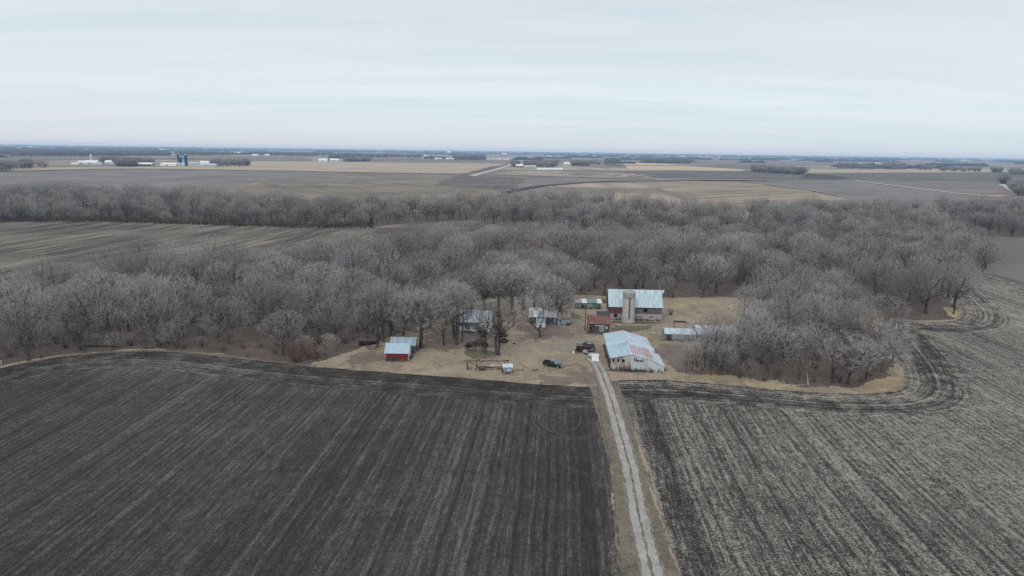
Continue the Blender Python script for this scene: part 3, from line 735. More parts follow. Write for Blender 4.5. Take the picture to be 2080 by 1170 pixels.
hand('slender', 2, 690, 548, 70, 'bare tree with whitish branches on the far left edge of the wood', 1.0, bark=M['palebark'], twig=M['palebark'])
hand('small', 1, 1996, 552, 58, 'leaning bare tree alone at the far right tip of the wood', 2.4)
hand('slender', 1, 1636, 600, 60, 'dead bare tree with bleached trunk between wood and grove', 1.0, bark=M['palebark'])
hand('oak', 2, 1940, 552, 66, 'wide bare oak leaning over the pale field at the wood tip', .3)

for (kd_, i_, px_, py_, h_, lab_, rt_, w_) in (
  ('oak', 7, 872, 668, 92, 'bare tree at the back of the lawn behind the big shed oak', 3.1, 1.1), ('oak', 6, 905, 660, 92, 'bare tree behind the golden bush left of the house', 1.1, 1.1),
  ('oak', 7, 958, 638, 92, 'bare tree directly behind the left half of the white house', 4.0, 1.15), ('oak', 6, 1012, 634, 96, 'domed bare tree behind the right corner of the white house', .3, 1.15),
  ('oak', 7, 1064, 630, 90, 'bare tree at the back of the lawn behind the slim forked tree', 5.1, 1.1), ('oak', 6, 1156, 612, 78, 'bare tree over the wire pen left of the green walled crib', 2.2, 1.0),
  ('small', 2, 1405, 752, 70, 'thin bare tree third from the machine shed corner', 1.2, .7), ('small', 0, 1431, 747, 66, 'thin bare tree in front of the dark grey wall of the low shed', 3.3, .7),
  ('small', 0, 1502, 716, 100, 'wide bare tree whose branches hang over the right end of the silver pole shed', .4, 1.2),
  ('small', 1, 1466, 744, 84, 'bare tree in front of the right half of the silver pole shed', 5.3, .9), ('small', 2, 1492, 728, 80, 'bare tree just past the right end of the silver pole shed', 2.3, 1.0)):
    hand(kd_, i_, px_, py_, h_, lab_, rt_, wide=w_)

def scatter(poly, spacing, jitter_min=.72, keepout=None, seed=1, bias=None):
    """natural spacing inside a polygon (dart throwing on a hash grid)"""
    r = np.random.default_rng(seed); xs = [p[0] for p in poly]; ys = [p[1] for p in poly]
    area = (max(xs) - min(xs)) * (max(ys) - min(ys)); n = int(area / spacing ** 2 * 4)
    X = r.uniform(min(xs), max(xs), n); Y = r.uniform(min(ys), max(ys), n); ok = inside(poly, X, Y); X = X[ok]; Y = Y[ok]
    cell = {}; res = []
    for x, y in zip(X, Y):
        s = spacing * r.uniform(jitter_min, 1.25); gx, gy = int(x // spacing), int(y // spacing); good = True
        for ax in (-2, -1, 0, 1, 2):
            for ay in (-2, -1, 0, 1, 2):
                for q in cell.get((gx + ax, gy + ay), ()):
                    if (q[0] - x) ** 2 + (q[1] - y) ** 2 < s * s * .8: good = False; break
                if not good: break
            if not good: break
        if good and keepout:
            for kx, ky, kr in keepout:
                if (kx - x) ** 2 + (ky - y) ** 2 < kr * kr: good = False; break
        if good: cell.setdefault((gx, gy), []).append((x, y)); res.append((x, y))
    return res

def in_view(x, y, margin=60, h=16):
    if y < 20: return False
    px, py, k = project(x, y, 0); px2, py2, _ = project(x, y, h)
    return k > 0 and -margin * 300 / k < px < 2080 + margin * 300 / k and py2 < 1200

front_line = LEFT_EDGE
woods = scatter(WOOD_A, 10.6, keepout=placed, seed=5)
woods = [p for p in woods if in_view(*p)]
grove = [p for p in scatter(WOOD_B, 7.6, keepout=[(a, b, r * .8) for a, b, r in placed], seed=8)]
SILO_ROOM = [(41, 232, 14), (49, 238, 10), (60, 214, 12)]
grove = [p for p in grove if all((p[0] - a) ** 2 + (p[1] - b) ** 2 > c * c for a, b, c in SILO_ROOM)]
for k, (x, y) in enumerate(grove):
    q = random.Random(k); kd = q.choice(['small', 'small', 'small', 'small', 'slender', 'oak'])
    px = project(x, y)[0]
    plant(kd, q.randrange(4), (x, y), q.uniform(.95, 1.28) * (.72 if kd == 'oak' else 1) * (.78 if px < 1500 else 1), q.uniform(0, 6.28), 'bare ' + dict(oak='broad', slender='slender', small='low spreading')[kd] + ' tree among others inside the grove right of the machine shed', dict(oak='broad', slender='slender', small='low')[kd] + ' bare trees inside the grove right of the machine shed')
woods.sort(key=lambda p: p[0] ** 2 + p[1] ** 2)
N_IND = 262 - len(grove)
zones = [(lambda x: x < 300, 'west end of the wood', 'bare tree at the west end of the wood, far from any building'),
         (lambda x: x < 620, 'wood behind the ploughed field', 'bare grey tree in the wood along the ploughed field edge'),
         (lambda x: x < 900, 'wood behind the red shed', 'bare grey tree in the dense wood behind the red shed'),
         (lambda x: x < 1230, 'wood behind the house', 'bare grey tree in the wood behind the white house and striped building'),
         (lambda x: x < 1560, 'wood behind the barn', 'bare grey tree in the wood behind the long barn'),
         (lambda x: True, 'wood by the stubble field', 'bare grey tree in the rounded wood beside the pale stubble field')]
for k, (x, y) in enumerate(woods[:N_IND]):
    q = random.Random(k * 7 + 1); kd = q.choices(['oak', 'slender', 'small'], [.66, .24, .10])[0]
    px = project(x, y)[0]
    for f_, gname, lab in zones:
        if f_(px): break
    kw = dict(oak='broad ', slender='slender ', small='low ')[kd]
    plant(kd, q.randrange(6), (x, y), q.uniform(.72, 1.16), q.uniform(0, 6.28), lab.replace('bare ', kw + 'bare ', 1), kw + 'bare trees, ' + gname, twig=(M['palebark'] if q.random() < .02 else M['twig_dark'] if q.random() < .2 and kd != 'small' else None))

# the rest of the wood, the belt behind it and the groves round far farms read as masses
def mass(name, pts, metas, scale=(.8, 1.15), seed=0, tw=None, label=None, cat=None):
    me = bpy.data.meshes.new(name); me.from_pydata([(x, y, 0) for x, y in pts], [], []); me.update()
    r = np.random.default_rng(seed)
    a = me.attributes.new('size', 'FLOAT', 'POINT'); a.data.foreach_set('value', r.uniform(*scale, len(pts)).astype(np.float32))
    a = me.attributes.new('turn', 'FLOAT', 'POINT'); a.data.foreach_set('value', r.uniform(0, 6.28, len(pts)).astype(np.float32))
    a = me.attributes.new('which', 'INT', 'POINT'); a.data.foreach_set('value', r.integers(0, len(metas), len(pts)).astype(np.int32))
    o = link(name, me, []); prop(o, label, cat, None, 'stuff')
    ng = bpy.data.node_groups.new(name, 'GeometryNodeTree'); ng.is_modifier = True
    ng.interface.new_socket('Geometry', in_out='INPUT', socket_type='NodeSocketGeometry'); ng.interface.new_socket('Geometry', in_out='OUTPUT', socket_type='NodeSocketGeometry')
    gi = ng.nodes.new('NodeGroupInput'); go = ng.nodes.new('NodeGroupOutput'); L = ng.links.new
    j = ng.nodes.new('GeometryNodeGeometryToInstance')
    for om in reversed(metas):
        oi = ng.nodes.new('GeometryNodeObjectInfo'); oi.inputs['Object'].default_value = om; oi.inputs['As Instance'].default_value = True
        L(oi.outputs['Geometry'], j.inputs[0])
    # join several prototypes as separate instances
    ng.nodes.remove(j); jj = ng.nodes.new('GeometryNodeJoinGeometry')
    for om in reversed(metas):
        oi = ng.nodes.new('GeometryNodeObjectInfo'); oi.inputs['Object'].default_value = om; oi.inputs['As Instance'].default_value = True
        L(oi.outputs['Geometry'], jj.inputs[0])
    ip = ng.nodes.new('GeometryNodeInstanceOnPoints'); ip.inputs['Pick Instance'].default_value = True
    def attr(nm, dt):
        n = ng.nodes.new('GeometryNodeInputNamedAttribute'); n.data_type = dt; n.inputs[0].default_value = nm; return n.outputs[0]
    cx = ng.nodes.new('ShaderNodeCombineXYZ'); L(attr('turn', 'FLOAT'), cx.inputs[2])
    L(gi.outputs[0], ip.inputs['Points']); L(jj.outputs[0], ip.inputs['Instance']); L(attr('which', 'INT'), ip.inputs['Instance Index'])
    L(cx.outputs[0], ip.inputs['Rotation']); L(attr('size', 'FLOAT'), ip.inputs['Scale']); L(ip.outputs[0], go.inputs[0])
    md = o.modifiers.new('scatter', 'NODES'); md.node_group = ng
    return o

def proto_obj(name, meshes, twig=None):
    """trunk and crown of one prototype joined; lives outside the scene, only instanced"""
    bm = bmesh.new(); nf = 0; idx = []
    for i, me in enumerate(meshes):
        bm.from_mesh(me); bm.faces.ensure_lookup_table()
        for f in bm.faces[nf:]: f.material_index = i
        nf = len(bm.faces)
    me = bpy.data.meshes.new(name); bm.to_mesh(me); bm.free()
    for m in ([M['bark'], twig or M['twig']] if len(meshes) == 2 else [twig]): me.materials.append(m)
    return bpy.data.objects.new(name, me)
OAKS = [proto_obj('oak_source', PROTO['oak'][i][0], M['twig_dark'] if i == 4 else None) for i in range(6)]
FAROAK = [proto_obj('far_oak_source', PROTO['oak'][i][0], M['twig_dark']) for i in range(6)]
SLEN = [proto_obj('slender_source', PROTO['slender'][i][0]) for i in range(4)]
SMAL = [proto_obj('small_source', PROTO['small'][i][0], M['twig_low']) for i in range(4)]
BR = [proto_obj('brush_source', [m], M['brush']) for m in SHRUBS]
RU = [proto_obj('russet_source', [m], M['russet']) for m in SHRUBS]
mass('woodland', woods[N_IND:], OAKS + SLEN[:3] + SMAL[:1], (.7, 1.18), 3)
belt = [p for p in scatter(FARBELT, 11.2, seed=21) if in_view(*p)]
mass('distant_woodland', belt, OAKS[:5] + SLEN + SMAL[:2], (.66, 1.2), 4)
edgebrush = [p for p in scatter([Vector((p.x, p.y)) for p in pg([(-500, 470), (0, 451), (200, 451), (430, 458), (640, 464), (745, 463), (745, 456), (640, 457), (430, 452), (200, 445), (0, 445), (-500, 462)])], 3.2, seed=31) if in_view(*p)]
mass('field_edge_brush', edgebrush, BR, (.9, 1.5), 5)
# brush and saplings under the front ranks
fr = []
r_ = random.Random(3)
for p in scatter(WOOD_A, 3.6, seed=41):
    if not in_view(*p): continue
    dd = math.hypot(*p)
    if dd < 290 and r_.random() < (.26 if dd < 240 else .2): fr.append(p)
for p in scatter(WOOD_B, 3.2, seed=42):
    if r_.random() < .28 and project(p[0], p[1])[0] > 1400: fr.append(p)
sap = [p for p in scatter(WOOD_A, 5.5, seed=61) if in_view(*p) and math.hypot(*p) < 260 and (noise.noise(Vector((p[0] / 25, p[1] / 25, 4))) > -.15)]
mass('saplings', sap, SMAL + SLEN[:2], (.28, .6), 12)
wd = []
for (x0, y0, x1, y1, n_) in ((-35.3, 182.0, -28.6, 182.0, 26), (27.3, 176.5, 41.3, 174.3, 46), (26.9, 177, 28.4, 200, 50), (41.6, 175, 42.2, 186, 22), (25, 214.7, 32.2, 214.3, 16), (34.3, 232.1, 52.7, 231.5, 50), (52.9, 232, 53.2, 242, 20), (48.6, 207.2, 58, 206.7, 24), (59.3, 208.2, 71.8, 207.8, 26), (24, 248.7, 33.4, 248.5, 20), (6.2, 225.1, 15, 225, 20), (15.7, 223.9, 19.9, 223.8, 10), (-28.4, 182.5, -28.3, 187, 12), (-16.9, 213, -7, 213, 20), (-12, 174.7, -1, 174.9, 24)):
    for i in range(n_): t_ = r_.random(); wd.append((x0 + (x1 - x0) * t_ + r_.uniform(-.25, .25), y0 + (y1 - y0) * t_ + r_.uniform(-.6, .1)))
mass('contact_shadow_weeds', wd, BR, (.12, .34), 13)  # low brush added along the footings as contact shadow
mass('undergrowth', [p for p in fr if noise.noise(Vector((p[0] / 14, p[1] / 14, 0))) < .28], BR, (.5, 1.0), 6)
mass('russet_undergrowth', [p for p in fr if noise.noise(Vector((p[0] / 14, p[1] / 14, 0))) >= .28], RU + BR[:1], (.4, .85), 7)

# ------------------------------------------------------------------ building materials
def metal_mat(name, a, b_, rust=0.0, rust_col=(.30, .13, .085), ribs=.9, rough=.42, streak=(.25, 1.6), axis=0, seed=0.0, dark=.0):
    m, g, b, tc = material(name); P = g.mapping(tc.outputs['Object'], loc=(seed, seed * 1.7, 0))
    x, y, z = g.separate(P); ax = (x, y)[axis]; along = g.math('ADD', (y, x)[axis], z)
    rib = g.math('ABSOLUTE', g.math('SINE', g.math('MULTIPLY', ax, math.pi / ribs)))
    line = g.range(rib, 0, .14, .84, 1)
    pan = g.noise(g.combine(g.math('DIVIDE', g.math('FLOOR', g.math('DIVIDE', ax, ribs)), .37), g.math('FLOOR', g.math('DIVIDE', along, 3.1)), seed), 3.1, 0)
    n = g.noise(P, .8, 4, .6)
    col = g.mix(g.range(g.math('ADD', g.math('MULTIPLY', pan, .7), g.math('MULTIPLY', n, .3)), .3, .7), tuple(a), tuple(b_))
    if dark: col = g.mix(g.range(g.noise(g.combine(g.math('MULTIPLY', ax, 1.6), g.math('MULTIPLY', along, .25), 2), 1, 3), .5, .72, 0, dark), col, (.10, .095, .09))
    st = g.noise(g.combine(g.math('DIVIDE', ax, streak[0]), g.math('DIVIDE', along, streak[1]), seed), 1, 4, .65)
    blot = g.noise(P, .33, 4, .65)
    rf = g.range(g.math('ADD', g.math('MULTIPLY', st, .5), g.math('MULTIPLY', blot, .5)), .62 - rust * .34, .72 - rust * .30)
    if rust > 0: col = g.mix(rf, col, tuple(rust_col))
    col = g.mix(1.0, col, g.combine(line, line, line), 'MULTIPLY')
    g.put(b.inputs['Base Color'], col); b.inputs['Roughness'].default_value = rough; b.inputs['Metallic'].default_value = .0; b.inputs['Specular IOR Level'].default_value = .35
    bump(g, b, rib, .4, .04); return m

def board_mat(name, a, b_, w=.22, vertical=True, fade=(.2, .19, .18), wear=.4):
    m, g, b, tc = material(name); P = tc.outputs['Object']; x, y, z = g.separate(P)
    u = g.math('ADD', x, y) if vertical else z; v = z if vertical else g.math('ADD', x, y)
    bd = g.noise(g.combine(g.math('FLOOR', g.math('DIVIDE', u, w)), 0.0, 0), 7.3, 0)
    n = g.noise(g.combine(g.math('MULTIPLY', u, 5.0), g.math('MULTIPLY', v, .8), 0), 1, 4, .7); big = g.noise(P, .6, 4, .6)
    col = g.mix(g.range(g.math('ADD', g.math('MULTIPLY', bd, .6), g.math('MULTIPLY', n, .4)), .3, .7), tuple(a), tuple(b_))
    col = g.mix(g.range(big, .6 - wear * .3, .72, 0, wear + .3), col, tuple(fade))
    gap = g.range(g.math('ABSOLUTE', g.math('SINE', g.math('MULTIPLY', u, math.pi / w))), 0, .18, .55, 1)
    g.put(b.inputs['Base Color'], g.mix(1.0, col, g.combine(gap, gap, gap), 'MULTIPLY')); return m

def block_mat(name, a, b_, mortar, sx=.45, sz=.22, stain=.4, uv=False):
    m, g, b, tc = material(name)
    if uv: vec = tc.outputs['UV']
    else: x, y, z = g.separate(tc.outputs['Object']); vec = g.combine(g.math('ADD', x, y), z, 0)
    br = g.new('ShaderNodeTexBrick'); g.put(br.inputs['Vector'], vec); br.inputs['Scale'].default_value = 1
    br.inputs['Brick Width'].default_value = sx; br.inputs['Row Height'].default_value = sz; br.inputs['Mortar Size'].default_value = .02
    br.inputs['Color1'].default_value = (*a, 1); br.inputs['Color2'].default_value = (*b_, 1); br.inputs['Mortar'].default_value = (*mortar, 1)
    n = g.noise(tc.outputs['Object'], 1.1, 5, .7)
    g.put(b.inputs['Base Color'], g.mix(g.range(n, .48, .68, 0, stain), br.outputs[0], tuple(q * .35 for q in a))); return m

BL = (.42, .58, .68)
M['blue_tin'] = metal_mat('pale_blue_steel', (.38, .50, .58), (.46, .585, .665), rust=.0, ribs=.9)
M['barn_tin'] = metal_mat('galvanised_barn_roof', (.40, .51, .575), (.60, .70, .75), rust=.03, ribs=.62, dark=.12)
M['old_tin'] = metal_mat('old_galvanised_steel', (.26, .34, .40), (.40, .48, .54), rust=.12, ribs=.7)
M['silver_tin'] = metal_mat('silver_weathered_steel', (.50, .54, .62), (.66, .72, .78), rust=.18, ribs=.75, rust_col=(.40, .27, .24))
M['rusty_slope'] = metal_mat('rust_patched_steel', (.46, .52, .60), (.62, .68, .76), rust=.62, ribs=.8, rust_col=(.42, .26, .22), axis=1, streak=(.7, 2.6))
M['rusty_wall'] = metal_mat('rust_streaked_siding', (.46, .47, .47), (.68, .69, .69), rust=.5, ribs=.55, rust_col=(.26, .135, .095), streak=(.2, 2.0), dark=.9)
M['pale_wall'] = metal_mat('pale_painted_siding', (.50, .57, .62), (.62, .69, .73), rust=.30, ribs=.8, rust_col=(.30, .22, .19), streak=(.3, 2.0), dark=.4)
M['red_roof'] = metal_mat('faded_red_steel', (.15, .052, .050), (.21, .085, .078), rust=.4, ribs=.6, rust_col=(.30, .19, .15))
M['rust_roof'] = metal_mat('rusty_striped_roof', (.10, .045, .038), (.36, .33, .32), rust=.45, ribs=.5, rust_col=(.19, .09, .065))
M['stripe_roof'] = metal_mat('white_and_grey_striped_roof', (.20, .20, .22), (.72, .74, .74), rust=.05, ribs=1.45, dark=.2)
M['house_roof'] = metal_mat('pale_house_roof', (.42, .44, .50), (.58, .60, .66), rust=.2, ribs=1.0, rust_col=(.26, .22, .22), dark=.4)
M['shingle'] = plain('dark_shingles', (.06, .06, .062), var=.4, scale=2)
M['red_wood'] = board_mat('red_painted_boards', (.19, .022, .024), (.27, .038, .036), .2, True, (.12, .03, .03), .25)
M['barn_red'] = board_mat('faded_red_barn_boards', (.115, .045, .043), (.18, .075, .068), .25, True, (.16, .135, .13), .45)
M['barn_grey'] = board_mat('weathered_barn_boards', (.13, .105, .105), (.22, .185, .18), .22, False, (.10, .085, .085), .5)
M['grey_wood'] = board_mat('weathered_grey_boards', (.05, .047, .045), (.11, .102, .095), .2, True, (.16, .15, .14), .3)
M['white_wood'] = board_mat('white_clapboard', (.86, .87, .88), (.90, .91, .92), .18, False, (.84, .85, .86), .2)
M['stone'] = block_mat('whitewashed_block', (.52, .50, .48), (.40, .385, .37), (.30, .29, .28), .5, .25, .65)
M['stave'] = block_mat('weathered_silo_staves', (.60, .585, .56), (.50, .485, .465), (.36, .35, .335), .3, .75, .22, uv=True)
M['greenwall'] = board_mat('green_and_grey_panels', (.10, .17, .145), (.22, .25, .25), 1.4, True, (.10, .10, .10), .4)
M['dark'] = plain('dark_opening', (.008, .008, .009), .9)
M['glass'] = plain('dark_window_glass', (.018, .022, .026), .08, var=.05, spec=.6)
M['white'] = plain('white_paint', (.74, .75, .75), .5, var=.08)
M['cream'] = plain('pale_cream_metal', (.58, .60, .56), .5, var=.08)
M['grey'] = plain('grey_steel', (.26, .29, .32), .5, var=.2)
M['concrete'] = plain('pale_concrete', (.40, .38, .355), .9, var=.25)
M['brown'] = plain('brown_brick', (.14, .09, .065), .9, var=.3)
M['timber'] = plain('rust_dark_timber', (.055, .038, .032), .9, var=.3)
M['paint'] = plain('black_lettering_paint', (.03, .03, .035), .8)

def gable(root, L, W, wh, rh, wall, roof, over=.3, th=.09, ridge=.5, gable_wall=None, front_wall=None, name='wall', split=None):
    """walls with gables and a two-slope roof; ridge along local x, front at y=0"""
    ry = W * ridge
    w = MB()
    mats = [wall, gable_wall or wall, front_wall or wall]
    w.add([(0, 0, -.1), (L, 0, -.1), (L, 0, wh), (0, 0, wh)], [(0, 1, 2, 3)], 2)
    w.add([(0, W, -.1), (L, W, -.1), (L, W, wh), (0, W, wh)], [(3, 2, 1, 0)], 0)
    for x in (0, L):
        w.add([(x, 0, -.1), (x, W, -.1), (x, W, wh), (x, ry, rh), (x, 0, wh)], [(0, 1, 2, 3, 4)], 1)
    w.build(name, mats, root)
    r = MB(); kf = (rh - wh) / ry; kb = (rh - wh) / (W - ry)
    z = .02
    r.slab((-over, -over, wh - over * kf + z), (L + over, -over, wh - over * kf + z), (L + over, ry, rh + z), (-over, ry, rh + z), th)
    r.slab((L + over, W + over, wh - over * kb + z), (-over, W + over, wh - over * kb + z), (-over, ry, rh + z), (L + over, ry, rh + z), th)
    r.build('roof', roof, root)

def quad_on_front(root, x0, x1, z0, z1, mat, name='window', y=-.03, frame=None, d=.04):
    f = MB().box(x0, x1, y - d, y, z0, z1).build(name, mat, root)
    if frame:
        b = MB(); t = .09
        for a in ((x0 - t, x1 + t, z1, z1 + t), (x0 - t, x1 + t, z0 - t, z0), (x0 - t, x0, z0, z1), (x1, x1 + t, z0, z1)): b.box(a[0], a[1], y - d - .03, y, a[2], a[3])
        b.box((x0 + x1) / 2 - .03, (x0 + x1) / 2 + .03, y - d - .02, y - d, z0, z1); b.box(x0, x1, y - d - .02, y - d, (z0 + z1) / 2 - .03, (z0 + z1) / 2 + .03)
        b.build('frame', frame, f)
    return f

# red shed
t = empty('shed', (-35.1, 182.4), rad(-.5), 'small red board shed with pale blue metal roof at the edge of the yard', 'shed')
gable(t, 6.3, 5.0, 2.2, 4.1, M['red_wood'], M['blue_tin'], over=.35, gable_wall=M['white'])
MB().box(-.2, 6.5, -.2, 5.2, -.1, .12).build('foundation', M['concrete'], t)
MB().box(6.32, 6.38, 3.2, 4.6, .1, 2.1).build('door', M['white'], t)
MB().box(6.33, 6.40, .02, .25, .12, 2.15).box(-.06, 0, -.04, .12, .12, 2.15).build('corner_trim', M['white'], t)
# grey shed behind it
t = empty('shed', (-34.9, 189.3), rad(-.5), 'grey metal roofed shed directly behind the red shed', 'shed')
gable(t, 7.0, 4.6, 2.4, 4.0, M['grey_wood'], M['old_tin'], over=.3, gable_wall=M['old_tin'])
MB().box(7.01, 7.07, 1.4, 2.9, .0, 2.0).build('door', M['dark'], t)

# machine shed (skewed by age): P(u,v,z) with u across the front and v toward the back
e1 = Vector((.985, -.162, 0)); e2 = Vector((.056, .998, 0))
root = empty('machine_shed', (27.2, 176.9), 0, 'large low machine shed with rust patched pale roof and painted writing on its end', 'shed')
U = lambda u, v, z: tuple(e1 * u + e2 * v + Vector((0, 0, z)))
prof = [(0, 3.2), (5.3, 4.45), (11.4, 3.0), (14.2, 1.75)]
def zz(u, pr=prof):
    for (a, za), (b, zb) in zip(pr, pr[1:]):
        if u <= b: return za + (zb - za) * (u - a) / (b - a)
    return pr[-1][1] + (u - pr[-1][0]) * -.45
w = MB()
w.add([U(0, 0, -.1), U(5.3, 0, -.1), U(5.3, 0, 4.45), U(0, 0, 3.2)], [(0, 1, 2, 3)], 0)
w.add([U(5.3, 0, -.1), U(11.4, 0, -.1), U(14.2, 0, -.1), U(14.2, 0, 1.75), U(11.4, 0, 3.0), U(5.3, 0, 4.45)], [(0, 1, 2, 3, 4, 5)], 1)
w.add([U(0, 24, -.1), U(12.4, 24, -.1), U(12.4, 24, 2.7), U(5.3, 24, 4.45), U(0, 24, 3.2)], [(4, 3, 2, 1, 0)], 1)
w.add([U(0, 0, -.1), U(0, 24, -.1), U(0, 24, 3.2), U(0, 0, 3.2)], [(0, 1, 2, 3)], 2)
w.add([U(14.2, 0, -.1), U(14.2, 10.4, -.1), U(14.2, 10.4, 1.75), U(14.2, 0, 1.75)], [(3, 2, 1, 0)], 1)
w.add([U(11.8, 10.4, -.1), U(14.2, 10.4, -.1), U(14.2, 10.4, 1.75), U(11.8, 10.4, 2.8)], [(0, 1, 2, 3)], 1)
w.add([U(12.3, 10.4, -.1), U(12.3, 24, -.1), U(12.3, 24, 2.7), U(12.3, 10.4, 2.7)], [(3, 2, 1, 0)], 1)
w.build('wall', [M['rusty_wall'], M['pale_wall'], M['old_tin']], root)
def shed_roof(name, v0, v1, lift, u0, u1, mats, lean=True, th=.08):
    r = MB(); pts = [u0, 5.3] + ([11.4] if lean else []) + [u1]; pr = prof if lean else [(0, 3.2), (5.3, 4.45), (12.4, 2.72)]
    def h(u): return (zz(u, pr) if u >= 0 else 3.2 + u * .236) + lift
    for i, (a, b) in enumerate(zip(pts, pts[1:])):
        r.slab(U(a, v0, h(a)), U(b, v0, h(b)), U(b, v1, h(b)), U(a, v1, h(a)), th, i)
    return r.build(name, mats[:len(pts) - 1], root)
shed_roof('front_roof', -.25, 10.35, .05, -.4, 14.4, [M['blue_tin'], M['rusty_slope'], M['silver_tin']])
shed_roof('raised_roof_band', 10.1, 12.9, .06, -.42, 12.9, [M['barn_tin'], M['silver_tin']], False, .55)
shed_roof('rear_roof', 12.8, 24.6, .22, -.4, 12.7, [M['blue_tin'], metal_mat('long_ribbed_steel', (.46, .52, .62), (.60, .66, .75), rust=.32, ribs=.8, rust_col=(.42, .25, .22), axis=1, streak=(.5, 5), seed=3)], False)
MB().slab(U(-.4, 24.3, 3.42), U(5.3, 24.3, 4.78), U(5.3, 24.7, 4.78), U(-.4, 24.7, 3.42), .06).build('red_trim', plain('red_trim_paint', (.45, .10, .09)), root)
MB().hexa([U(5.05, -.35, 4.52), U(5.55, -.35, 4.50), U(5.55, 10.3, 4.50), U(5.05, 10.3, 4.52)], [U(5.05, -.35, 4.60), U(5.55, -.35, 4.58), U(5.55, 10.3, 4.58), U(5.05, 10.3, 4.60)]).build('ridge_cap', M['silver_tin'], root)
for u0, u1 in ((.25, .9), (1.6, 2.1), (3.0, 3.6)):
    o = MB().hexa([U(u0, -.05, 2.2), U(u1, -.05, 2.2), U(u1, -.02, 2.2), U(u0, -.02, 2.2)], [U(u0, -.05, 3.0), U(u1, -.05, 3.05), U(u1, -.02, 3.05), U(u0, -.02, 3.0)]).build('wall_gap', M['dark'], root)
for u0 in (.6, 2.6):
    MB().hexa([U(-.06, u0 * 2, .0), U(-.02, u0 * 2, .0), U(-.02, u0 * 2 + 2.6, .0), U(-.06, u0 * 2 + 2.6, .0)], [U(-.06, u0 * 2, 2.6), U(-.02, u0 * 2, 2.6), U(-.02, u0 * 2 + 2.6, 2.6), U(-.06, u0 * 2 + 2.6, 2.6)]).build('side_door', M['grey_wood'], root)
def lettering(txt, size, u, z, parent, name='painted_lettering', shear=0, bold=.02, sx=1.0):
    cu = bpy.data.curves.new(name, 'FONT'); cu.body = txt; cu.size = size; cu.extrude = .008; cu.offset = bold; cu.shear = shear
    ob = bpy.data.objects.new(name, cu); COL.objects.link(ob); bpy.context.view_layer.update()
    me = bpy.data.meshes.new_from_object(ob.evaluated_get(bpy.context.evaluated_depsgraph_get())); bpy.data.objects.remove(ob)
    o = link(name, me, M['paint'], parent)
    ex = e1 * sx; ez = Vector((0, 0, 1)); ey = ex.cross(ez); p = e1 * u + Vector((0, -.035, z))
    o.matrix_local = Matrix(((ex.x, ez.x, ey.x, p.x), (ex.y, ez.y, ey.y, p.y), (ex.z, ez.z, ey.z, p.z), (0, 0, 0, 1))); return o
lettering('N', 1.45, 5.95, 2.62, root, bold=.05, sx=.85); lettering('uraD', .95, 6.85, 2.62, root, bold=.035, sx=1.0)

# small barn with red roof
t = empty('small_barn', (25.1, 215.0), rad(-3), 'small weathered barn with faded red metal roof beside the utility pole', 'barn')
gable(t, 7.0, 6.0, 3.0, 5.0, M['grey_wood'], M['red_roof'], over=.25, ridge=.5)
MB().box(3.5, 5.2, -.16, -.08, .25, 2.3).build('sliding_door', M['grey'], t)
MB().box(2.2, 5.4, -.2, -.05, 2.34, 2.46).build('door_rail', M['white'], t)
quad_on_front(t, 5.7, 6.15, 1.3, 2.2, M['white'], 'window')
quad_on_front(t, .5, 1.1, 1.2, 1.8, M['dark'], 'opening')
MB().box(-.05, .12, -.07, -.01, 0, 3).box(6.88, 7.05, -.07, -.01, 0, 3).build('corner_trim', M['concrete'], t)
MB().slab((3.4, 1.2, 4.0), (3.62, 1.2, 4.0), (3.62, 3.0, 5.16), (3.4, 3.0, 5.16), .03).slab((3.9, 1.9, 4.45), (4.7, 1.9, 4.45), (4.7, 2.3, 4.72), (3.9, 2.3, 4.72), .03).build('roof_patch', M['rust_roof'], t)
t = empty('lean_to', (28.9, 222.2), rad(-3), 'small dark roofed lean-to with white wall just behind the red roofed barn', 'shed')
MB().box(0, 4.2, 0, 3.4, -.1, 3.9).build('wall', M['concrete'], t)
MB().slab((-.15, .6, 4.0), (4.35, .6, 4.0), (4.35, 3.6, 4.6), (-.15, 3.6, 4.6), .1).build('roof', M['shingle'], t)
MB().box(1.9, 3.2, -.06, -.01, 2.8, 3.7).build('panel', M['white'], t)

# utility pole
t = empty('utility_pole', (24.3, 217.2), 0, 'tall wooden utility pole at the left corner of the red roofed barn', 'pole')
MB().tube((0, 0, -.2), (0, 0, 8.8), .14, .09).build('pole', M['timber'], t)
MB().box(-.8, .8, -.06, .06, 8.2, 8.35).build('crossarm', M['timber'], t)
for sx in (-.7, .7): MB().tube((sx, 0, 8.35), (sx, 0, 8.55), .05).build('insulator', M['glass'], t)

# the long barn
BX, BY = 34.3, 232.6
t = empty('barn', (BX, BY), rad(-2.2), 'long barn with pale metal roof, red and grey boards above a whitewashed block base', 'barn')
Lb, Wb, wb, rb = 18.4, 10.4, 5.0, 9.9
b = MB()
for (x0, x1, mi) in ((0, 4.4, 1), (4.4, Lb, 2)): b.add([(x0, 0, 2.3), (x1, 0, 2.3), (x1, 0, wb), (x0, 0, wb)], [(0, 1, 2, 3)], mi)
b.add([(0, Wb, -.1), (Lb, Wb, -.1), (Lb, Wb, wb), (0, Wb, wb)], [(3, 2, 1, 0)], 2)
for x in (0, Lb): b.add([(x, 0, 2.3), (x, Wb, 2.3), (x, Wb, wb), (x, Wb / 2, rb), (x, 0, wb)], [(0, 1, 2, 3, 4)], 1)
b.build('wall', [M['barn_red'], M['barn_red'], M['barn_grey']], t)
MB().box(-.12, Lb + .12, -.14, Wb + .12, -.2, 2.3).build('block_base', M['stone'], t)
r = MB(); k = (rb - wb) / (Wb / 2); o_ = .35
